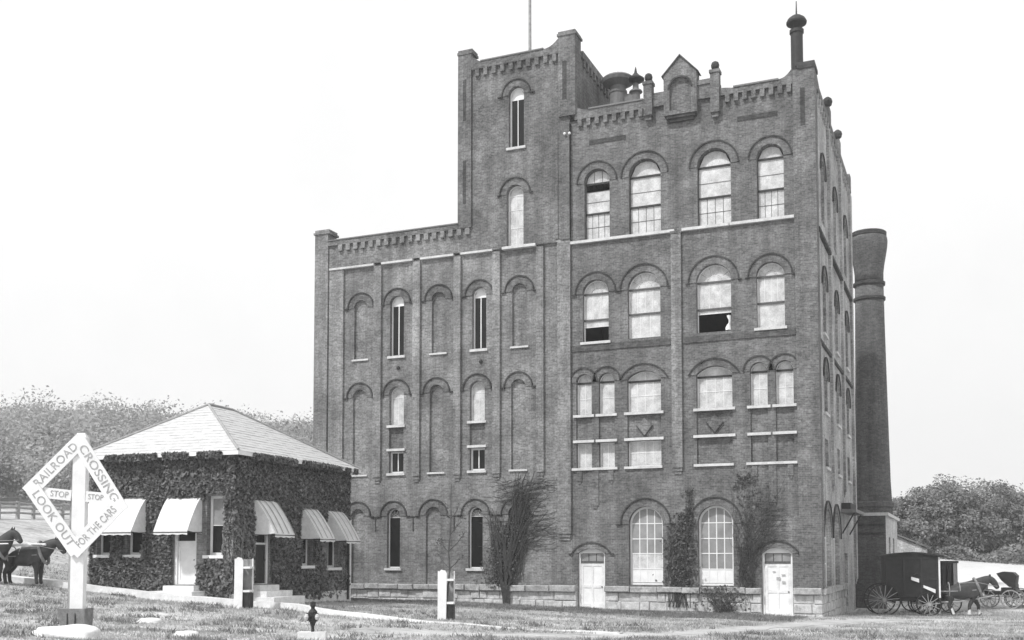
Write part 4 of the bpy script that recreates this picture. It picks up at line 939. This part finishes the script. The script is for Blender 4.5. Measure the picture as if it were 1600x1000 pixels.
# railway signal lamp on a white block
lx, ly = -8.75, -25.4; lz = G(lx, ly)
LP = thing('signal_lamp', 'dark switch lamp with two round lenses on a white block', 'signal lamp', (lx, ly, lz - .22), YAW); LP.scale = (.8, .8, .95)
MB().box(-.42, .42, -.2, .2, -.3, .42).box(-.47, .47, -.24, .24, -.3, .1).build('base_block', 'whitewash', LP)
MB().lathe((0, 0, 0), [(.1, .3), (.05, .36), (.045, .55), (.1, .66), (.13, .7), (.14, .92), (.1, .97), (.06, 1.0), (.06, 1.05), (.085, 1.06), (.085, 1.17), (.0, 1.2)], 14).build('lamp_body', 'iron', LP)
for a in (-1, 1):
    MB().tube([(0, 0, .8), (a * .15, -.13, .8)], [.085, .1], 12).build('lens_hood', 'iron', LP); MB().lathe((a * .155, -.14, .72), [(0, 0), (.06, .02), (.085, .08), (.06, .14), (0, .16)], 12).build('lens', 'pane_white', LP)

# ------------------------------------------------------------------ horses
def skin(name, chain, edges, parent, mat, sub=2):
    me = bpy.data.meshes.new(name); me.from_pydata([c[:3] for c in chain], edges, []); o = bpy.data.objects.new(name, me); COL.objects.link(o)
    o.modifiers.new('s', 'SKIN'); sv = me.skin_vertices[0].data
    for i, c in enumerate(chain): sv[i].radius = (c[3], c[4] if len(c) > 4 else c[3])
    sv[0].use_root = True; md = o.modifiers.new('u', 'SUBSURF'); md.levels = sub; md.render_levels = sub
    bpy.context.view_layer.update(); me2 = bpy.data.meshes.new_from_object(o.evaluated_get(bpy.context.evaluated_depsgraph_get())); bpy.data.objects.remove(o)
    me2.materials.clear(); me2.polygons.foreach_set('use_smooth', [True] * len(me2.polygons)); return link(name, me2, mat, parent)
def horse(label, x, y, rz, s=1., head='up', stride=0., socks=False):
    t_ = thing('horse', label, 'horse', (x, y, G(x, y)), rz); t_.scale = (s, s, s)
    hd = [(.74, 0, 1.5, .26, .37), (.97, 0, 1.76, .17, .27), (1.13, 0, 1.97, .145, .19), (1.27, 0, 1.84, .13, .17), (1.42, 0, 1.62, .1, .115), (1.49, 0, 1.54, .085, .09)] if head == 'up' else \
         [(.78, 0, 1.42, .26, .36), (1.04, 0, 1.6, .17, .26), (1.25, 0, 1.72, .145, .19), (1.41, 0, 1.56, .13, .17), (1.54, 0, 1.33, .1, .115), (1.60, 0, 1.25, .085, .09)]
    ch = [(-.66, 0, 1.22, .36, .40), (-.28, 0, 1.16, .41, .42), (.12, 0, 1.12, .43, .43), (.48, 0, 1.17, .38, .46)] + hd
    ed = [(i, i + 1) for i in range(len(ch) - 1)]
    def leg(root, pts):
        a = root
        for p in pts: ch.append(p); ed.append((a, len(ch) - 1)); a = len(ch) - 1
    for i, sd_ in enumerate((-1, 1)):
        k = stride * (1 if i else -1); yy = sd_ * .17
        leg(3, [(.52, yy, .92, .17, .15), (.53 + k * .35, yy, .7, .115, .11), (.54 + k * .7, yy, .48, .085, .085), (.54 + k * .75, yy, .17, .066, .066), (.59 + k * .85, yy, .04, .09, .08)])
        k = -k
        leg(0, [(-.62, yy, .98, .26, .2), (-.54 + k * .3, yy, .78, .17, .14), (-.76 + k * .6, yy, .5, .09, .085), (-.72 + k * .8, yy, .18, .068, .066), (-.66 + k * .9, yy, .04, .09, .08)])
    skin('body', ch, ed, t_, 'horse_coat')
    pl = hd[2]; 
    for sd_ in (-1, 1): MB().tube([(pl[0] - .02, sd_ * .06, pl[2] + .05), (pl[0] + .0, sd_ * .085, pl[2] + .15), (pl[0] + .01, sd_ * .08, pl[2] + .2)], [.035, .03, .004], 6).build('ear', 'horse_coat', t_)
    m = MB(); m.tube([(-.88, 0, 1.38), (-.98, 0, 1.2), (-1.0, 0, .85), (-.97, 0, .5)], [.04, .07, .08, .02], 7); m.smooth = True; m.build('tail', 'leather', t_)
    m = MB()
    for i in range(9):
        q = i / 8; a = Vector((hd[0][0], 0, hd[0][2] + .2)).lerp(Vector((pl[0], 0, pl[2] + .1)), q) + Vector((-.06, 0, 0)); m.tube([a, a + Vector((-.03, .12, -.1)), a + Vector((-.02, .15, -.24))], [.05, .035, .01], 5)
    m.build('mane', 'leather', t_)
    c0 = hd[0]; m = MB(); pts = []
    for k in range(17):
        a = 2 * math.pi * k / 16; pts.append((c0[0] - .06 - .16 * math.cos(a), .29 * math.sin(a), c0[2] - .14 + .44 * math.cos(a)))
    m.tube(pts, .06, 6); m.build('collar', 'sleeve_wood', t_)
    m = MB()
    for xx in (-.1, -.55):
        m.tube([(xx + .0, .36 * math.sin(2 * math.pi * k / 20), 1.15 + .385 * math.cos(2 * math.pi * k / 20)) for k in range(21)], .022, 5)
    for sd_ in (-1, 1):
        m.tube([(.6, sd_ * .31, 1.2), (-.1, sd_ * .36, 1.15), (-.95, sd_ * .3, 1.12)], .02, 5)
        m.tube([(pl[0] + .03, sd_ * .1, pl[2]), (hd[4][0], sd_ * .085, hd[4][2] + .03), (c0[0] - .1, sd_ * .25, c0[2] + .12), (-.1, sd_ * .2, 1.5)], .013, 5)
    m.build('harness', 'grey_wood', t_)['kind'] = 'stuff'
    m = MB()
    for q in (-.35, .2): m.tube([(c0[0] - .02, .24, c0[2] + q - .1), (c0[0] - .02, -.24, c0[2] + q - .1)], .02, 5)
    if socks:
        for i, sd_ in enumerate((-1, 1)):
            k = stride * (1 if i else -1); yy = sd_ * .17
            for (p, q) in (((.54 + k * .72, .32), (.55 + k * .78, .08)), ((-.70 - k * .7, .34), (-.66 - k * .86, .08))): MB().tube([(p[0], yy, p[1]), (q[0], yy, q[1])], [.07, .082], 8).build('white_sock', 'horse_white', t_)
    return t_
# the team at the left
hx, hy = -27.65, -18.0; ha = YAW - R(4)
horse('near dark horse of the harnessed team at the left edge', hx - .55, hy - .05, ha, .97, 'up')
horse('far dark horse of the team, head in front of the other', hx + .35, hy + 1.05, ha, .97, 'down')
# ------------------------------------------------------------------ wagons
def wheel(parent, c, r_, n=12, mat='wagon_black', w_=.07):
    rim = MB().ring(c, r_, w_, .06, 28).build('wheel', mat, parent)
    MB().tube([(c[0], c[1] - .13, c[2]), (c[0], c[1] + .13, c[2])], [.085, .085], 10).build('hub', 'grey_wood', rim)
    for k in range(n):
        a = 2 * math.pi * k / n + .1; MB().tube([(c[0] + .07 * math.cos(a), c[1], c[2] + .07 * math.sin(a)), (c[0] + (r_ - .04) * math.cos(a), c[1], c[2] + (r_ - .04) * math.sin(a))], .018, 4).build('spoke', 'grey_wood', rim)
FW = thing('farm_wagon', 'wagon pole of the horse team entering at the left edge', 'wagon', (hx - 4.6 * math.cos(ha), hy + .5 - 4.6 * math.sin(ha), G(hx - 4.6, hy - 1)), ha)
MB().tube([(0, 0, .85), (3, 0, .92), (6.1, .0, .98)], [.07, .06, .045], 8).build('pole', 'whitewash', FW)
MB().tube([(5.95, -.75, .95), (5.95, .75, .95)], .035, 6).build('neck_yoke', 'grey_wood', FW)
MB().box(-2.6, .1, -.7, .7, .8, 1.3).build('box', 'grey_wood', FW); MB().box(-.6, -.5, -.8, .8, .5, .62).box(-2.2, -2.1, -.8, .8, .5, .62).box(-.62, -.48, -.4, .4, .6, .82).box(-2.22, -2.08, -.4, .4, .6, .82).build('axle', 'dark_wood', FW)
for x in (-.55, -2.15):
    for y in (-.85, .85): wheel(FW, (x, y, .56), .56)
MB().tube([(.1, -.4, .9), (.6, -.5, .92), (5.3, -1.2, 1.0)], .022, 5).build('trace', 'white', FW)

WX, WY = 3.25, 8.35; wz = G(WX, WY); wa = R(11)
WG = thing('delivery_wagon', 'black covered delivery wagon with spoked wheels beside the chimney', 'wagon', (WX, WY, wz), wa)
m = MB(); m.box(-1.25, 1.15, -.78, .78, .95, 2.85); wb = m.build('body', 'wagon_black', WG)
m = MB()
for x in (-1.25, -.45, .35, 1.07): m.box(x, x + .08, -.815, -.781, .95, 2.85)
for z in (.95, 1.75, 2.75): m.box(-1.25, 1.15, -.82, -.782, z, z + .09)
m.build('panel_rail', 'iron', wb)
m = MB()
for i in range(11):
    a = -1 + 2 * i / 10; x = -.03 + a * 1.4; z = 2.84 + .17 * (1 - abs(a) ** 1.6)
    m.v += [(x, -.93, z), (x, .93, z), (x, .93, z + .08), (x, -.93, z + .08)]
for i in range(10):
    for j in range(4): m.f.append((i * 4 + j, i * 4 + (j + 1) % 4, i * 4 + 4 + (j + 1) % 4, i * 4 + 4 + j))
m.f += [(0, 1, 2, 3), (40, 41, 42, 43)]; m.build('roof', 'wagon_black', WG)
for y in (-.79, .75): MB().prism([(-1.25, 2.84), (1.15, 2.84)] + [(-.03 + a * 1.4, 2.85 + .165 * (1 - abs(a) ** 1.6)) for a in (.8, .6, .4, .2, 0, -.2, -.4, -.6, -.8)], y, y + .04).build('roof_side', 'wagon_black', WG)
MB().box(1.16, 1.24, -.8, -.68, .9, 2.84).box(1.16, 1.24, .68, .8, .9, 2.84).box(1.16, 1.23, -.67, .67, 2.66, 2.85).build('front_frame', 'white', WG)
MB().box(-1.2, 1.3, -.6, .6, .72, .94).box(-.98, -.84, -.8, .8, .62, .76).box(.62, .74, -.76, .76, .52, .66).box(.61, .75, -.25, .25, .66, .73).build('chassis', 'wagon_black', WG)
MB().add([(-.1, -.95, 1.75), (.25, -.95, 1.62), (.25, -.8, 1.62), (-.1, -.8, 1.75), (-.1, -.95, 1.9), (.25, -.95, 1.8), (.25, -.8, 1.8), (-.1, -.8, 1.9)], [(3, 2, 1, 0), (4, 5, 6, 7), (0, 1, 5, 4), (1, 2, 6, 5), (2, 3, 7, 6), (3, 0, 4, 7)]).build('side_box', 'white', WG)
MB().add([(.45, -.95, 1.38), (.98, -.95, 1.12), (.98, -.8, 1.12), (.45, -.8, 1.38), (.45, -.95, 1.5), (.98, -.95, 1.3), (.98, -.8, 1.3), (.45, -.8, 1.5)], [(3, 2, 1, 0), (4, 5, 6, 7), (0, 1, 5, 4), (1, 2, 6, 5), (2, 3, 7, 6), (3, 0, 4, 7)]).build('mudguard', 'white', WG)
MB().tube([(-.15, -.9, 1.9), (.1, -.92, 2.05), (.3, -.9, 1.98)], .03, 5).build('lamp_bracket', 'iron', WG)
for y in (-.86, .86): wheel(WG, (-1.35, y, .78), .78, 14); wheel(WG, (.68, y, .58), .58, 12)
MB().tube([(-1.35, -.86, .78), (-1.35, .86, .78)], .04, 6).build('axle', 'iron', WG)
for y in (-.38, .38): MB().tube([(1.2, y, .68), (2.1, y, .7), (3.7, y * .95, 1.0)], [.045, .04, .03], 6).build('shaft', 'grey_wood', WG)
horse('dark draught horse with white socks harnessed to the delivery wagon', WX + 2.3 * math.cos(wa), WY + 2.2 * math.sin(wa) - .15, wa, 1.05, 'down', .32, True)
# slat-sided wagon behind
qx, qy = 4.0, 13.4
SW = thing('slatted_wagon', 'slat-sided wagon standing behind the delivery wagon and horse', 'wagon', (qx, qy, G(qx, qy)), R(15))
MB().box(-1.3, 1.2, -.7, .7, .85, 1.0).build('floor', 'dark_wood', SW)
for i in range(9): MB().box(-1.25 + i * .28, -1.08 + i * .28, -.7, -.66, 1.0, 2.65).build('slat', 'dark_wood' if i % 4 else 'grey_wood', SW)
MB().box(-1.3, 1.25, -.72, -.64, 2.6, 2.72).box(-1.3, 1.25, .64, .72, 2.6, 2.72).build('top_rail', 'dark_wood', SW); MB().box(-1.28, -1.2, -.66, .66, 1.0, 2.6).box(1.12, 1.2, -.66, .66, 1.0, 2.6).box(-1.2, 1.2, .64, .68, 1.0, 2.6).build('end_board', 'dark_wood', SW)
for x in (-.8, .8):
    for y in (-.8, .8): wheel(SW, (x, y, .55), .55, 10)
MB().tube([(-.8, -.8, .55), (-.8, .8, .55)], .05, 6).tube([(.8, -.8, .55), (.8, .8, .55)], .05, 6).box(-.9, -.7, -.3, .3, .55, .86).box(.7, .9, -.3, .3, .55, .86).build('axle', 'dark_wood', SW)
def buggy(label, x, y, rz):
    t_ = thing('buggy', label, 'buggy', (x, y, G(x, y)), rz, 'buggies on the road')
    MB().box(-.75, .75, -.45, .45, .75, .95).box(.7, .8, -.45, .45, .9, 1.25).build('body', 'wagon_black', t_); MB().box(-.7, -.1, -.45, .45, .95, 1.15).box(-.78, -.66, -.45, .45, 1.1, 1.5).build('seat', 'leather', t_)
    MB().prism([(-.82, 1.15), (-.5, 1.2), (-.12, 1.55), (.12, 1.92), (-.2, 2.02), (-.72, 1.98), (-.9, 1.8)], -.48, .48).build('hood', 'leather', t_)
    for xx in (-.6, .65):
        for yy in (-.62, .62): wheel(t_, (xx, yy, .52), .52, 10, 'grey_wood', .04)
        MB().tube([(xx, -.62, .52), (xx, .62, .52)], .03, 6).box(xx - .04, xx + .04, -.1, .1, .5, .76).build('axle', 'iron', t_)
    for yy in (-.3, .3): MB().tube([(.65, yy, .6), (1.5, yy, .62), (2.5, yy, .45)], .025, 5).build('shaft', 'grey_wood', t_)
buggy('hooded buggy just beyond the head of the wagon horse', 7.45, 17.5, R(170)); buggy('hooded buggy at the right edge of the picture', 9.0, 18.5, R(165))

# ------------------------------------------------------------------ rail fence on the left slope
RF = thing('rail_fence', 'weathered rail fence crossing the slope behind the horses', 'fence', (-44, -5, 0))
fp_ = [(-44.6, -5.6), (-45.4, -3.6), (-46.2, -1.6), (-47.1, .6), (-48.2, 2.8), (-49.4, 5.2), (-50.7, 7.6), (-52, 10)]
for i, (x, y) in enumerate(fp_):
    z = G(x, y); MB().box(x + 44 - .09, x + 44 + .09, y + 5 - .09, y + 5 + .09, z - .3, z + 1.05).build('post', 'grey_wood', RF)
    if i:
        x0, y0 = fp_[i - 1]; z0 = G(x0, y0)
        for h in (.35, .66, .95): MB().tube([(x0 + 44, y0 + 4.9, z0 + h), (x + 44, y + 4.9, z + h)], .07, 5).build('rail', 'grey_wood', RF)

# ------------------------------------------------------------------ grass and weeds
def grass(name, mat, n, area, hmin, hmax, label=None, dens=None, w_=.012, blades=3):
    P_ = []
    (x0, x1, y0, y1) = area
    while len(P_) < n:
        x = nr.uniform(x0, x1, 4000); y = nr.uniform(y0, y1, 4000)
        # inside the view, with a margin
        dx = x - cam.location.x; dy = y - cam.location.y; dep = -math.sin(YAW) * dx + math.cos(YAW) * dy; lat = math.cos(YAW) * dx + math.sin(YAW) * dy
        ok = (dep > 18) & (np.abs(lat) < dep * .56 + 1.5)
        ok &= ~((x > -25.6) & (x < .2) & (y > -.25)); 
        lxh = (x + 19.637) * math.cos(R(HR)) + (y + 14.297) * math.sin(R(HR)); lyh = -(x + 19.637) * math.sin(R(HR)) + (y + 14.297) * math.cos(R(HR))
        ok &= ~((lxh > -HW_ - .1) & (lxh < .1) & (lyh > -.1) & (lyh < HL))
        keep = 18. / np.maximum(dep, 18) ; ok &= nr.random(4000) < keep * (dens(x, y) if dens is not None else 1)
        P_ += list(zip(x[ok], y[ok]))
    P_ = np.array(P_[:n]); z = gz(P_[:, 0], P_[:, 1]); c = np.repeat(np.c_[P_, z - .01], blades, 0); k = len(c)
    c[:, :2] += nr.normal(size=(k, 2)) * .05; a = nr.uniform(0, 6.283, k); h = nr.uniform(hmin, hmax, k); lean = nr.normal(size=(k, 2)) * h[:, None] * .5
    sd_ = np.c_[np.cos(a), np.sin(a), np.zeros(k)] * w_; tip = c + np.c_[lean, h]
    v = np.stack([c - sd_, c + sd_, tip], 1).reshape(-1, 3); me = bpy.data.meshes.new(name)
    me.vertices.add(3 * k); me.vertices.foreach_set('co', v.ravel()); me.loops.add(3 * k); me.loops.foreach_set('vertex_index', np.arange(3 * k, dtype=np.int32))
    me.polygons.add(k); me.polygons.foreach_set('loop_start', np.arange(0, 3 * k, 3, dtype=np.int32)); me.polygons.foreach_set('loop_total', np.full(k, 3, dtype=np.int32)); me.update(); me.validate()
    return tag(link(name, me, mat), label, 'grass' if label else None, kind='stuff')
def off_path(x, y):
    d = np.full(x.shape, 9.)
    for pts in ([(-31, -17.0), (-28.1, -16.2), (-25.2, -15.9), (-22.1, -15.9), (-19.3, -15.9), (-17.2, -15.75), (-15.6, -16.2), (-13.6, -16.9), (-11.6, -17.2), (-8.2, -17.3), (-5.1, -17.2), (-1.5, -17.8)],
                [(-9, -21.5), (-4.6, -20.2), (-1.8, -16.5), (-.4, -10.2), (1.2, -4), (3.6, .8), (8, 2.6), (16, 1.5)]):
        wd_ = .42 if pts[0][0] < -20 else 1.0
        for (ax, ay), (bx_, by_) in zip(pts[:-1], pts[1:]):
            t_ = np.clip(((x - ax) * (bx_ - ax) + (y - ay) * (by_ - ay)) / ((bx_ - ax) ** 2 + (by_ - ay) ** 2), 0, 1); d = np.minimum(d, np.hypot(x - ax - t_ * (bx_ - ax), y - ay - t_ * (by_ - ay)) - wd_)
    return (d > 0).astype(float)
def patch(x, y): return np.clip(.5 + .6 * np.sin(x * .9 + 1.3 * np.sin(y * .7)) * np.cos(y * 1.1 + .6 * np.sin(x * .5)), 0.05, 1)
grass('grass', 'grass_blade', 60000, (-36, 22, -33, 16), .03, .12, 'short rough grass and weeds on the ground before the buildings', lambda x, y: off_path(x, y) * (.3 + .7 * patch(x, y)), .014)
grass('weeds', 'weed_leaf', 3000, (-36, 14, -33, -12), .05, .18, 'taller dark weeds scattered through the foreground grass', lambda x, y: off_path(x, y) * (patch(x * 1.9 + 4, y * 1.7) > .78), .02, 5)
grass('verge_grass', 'weed_leaf', 9000, (-25, -.5, -6.5, -.2), .04, .16, 'darker grass strip along the foot of the brewery wall', lambda x, y: off_path(x, y) * (y > -5.5 - x * .02), .014, 4)

# ------------------------------------------------------------------ haze
HZ = MB().box(-420, 420, -80, 420, -3, 60).build('haze', None); tag(HZ, 'thin pale haze in the air', 'haze', kind='stuff')
hm = bpy.data.materials.new('haze'); hm.use_nodes = True; ht = hm.node_tree; ht.nodes.clear(); ho = ht.nodes.new('ShaderNodeOutputMaterial'); hv = ht.nodes.new('ShaderNodeVolumePrincipled')
hv.inputs['Color'].default_value = (1, 1, 1, 1); hv.inputs['Density'].default_value = .0010; hv.inputs['Anisotropy'].default_value = .2
ht.links.new(hv.outputs[0], ho.inputs['Volume']); HZ.data.materials.clear(); HZ.data.materials.append(hm)
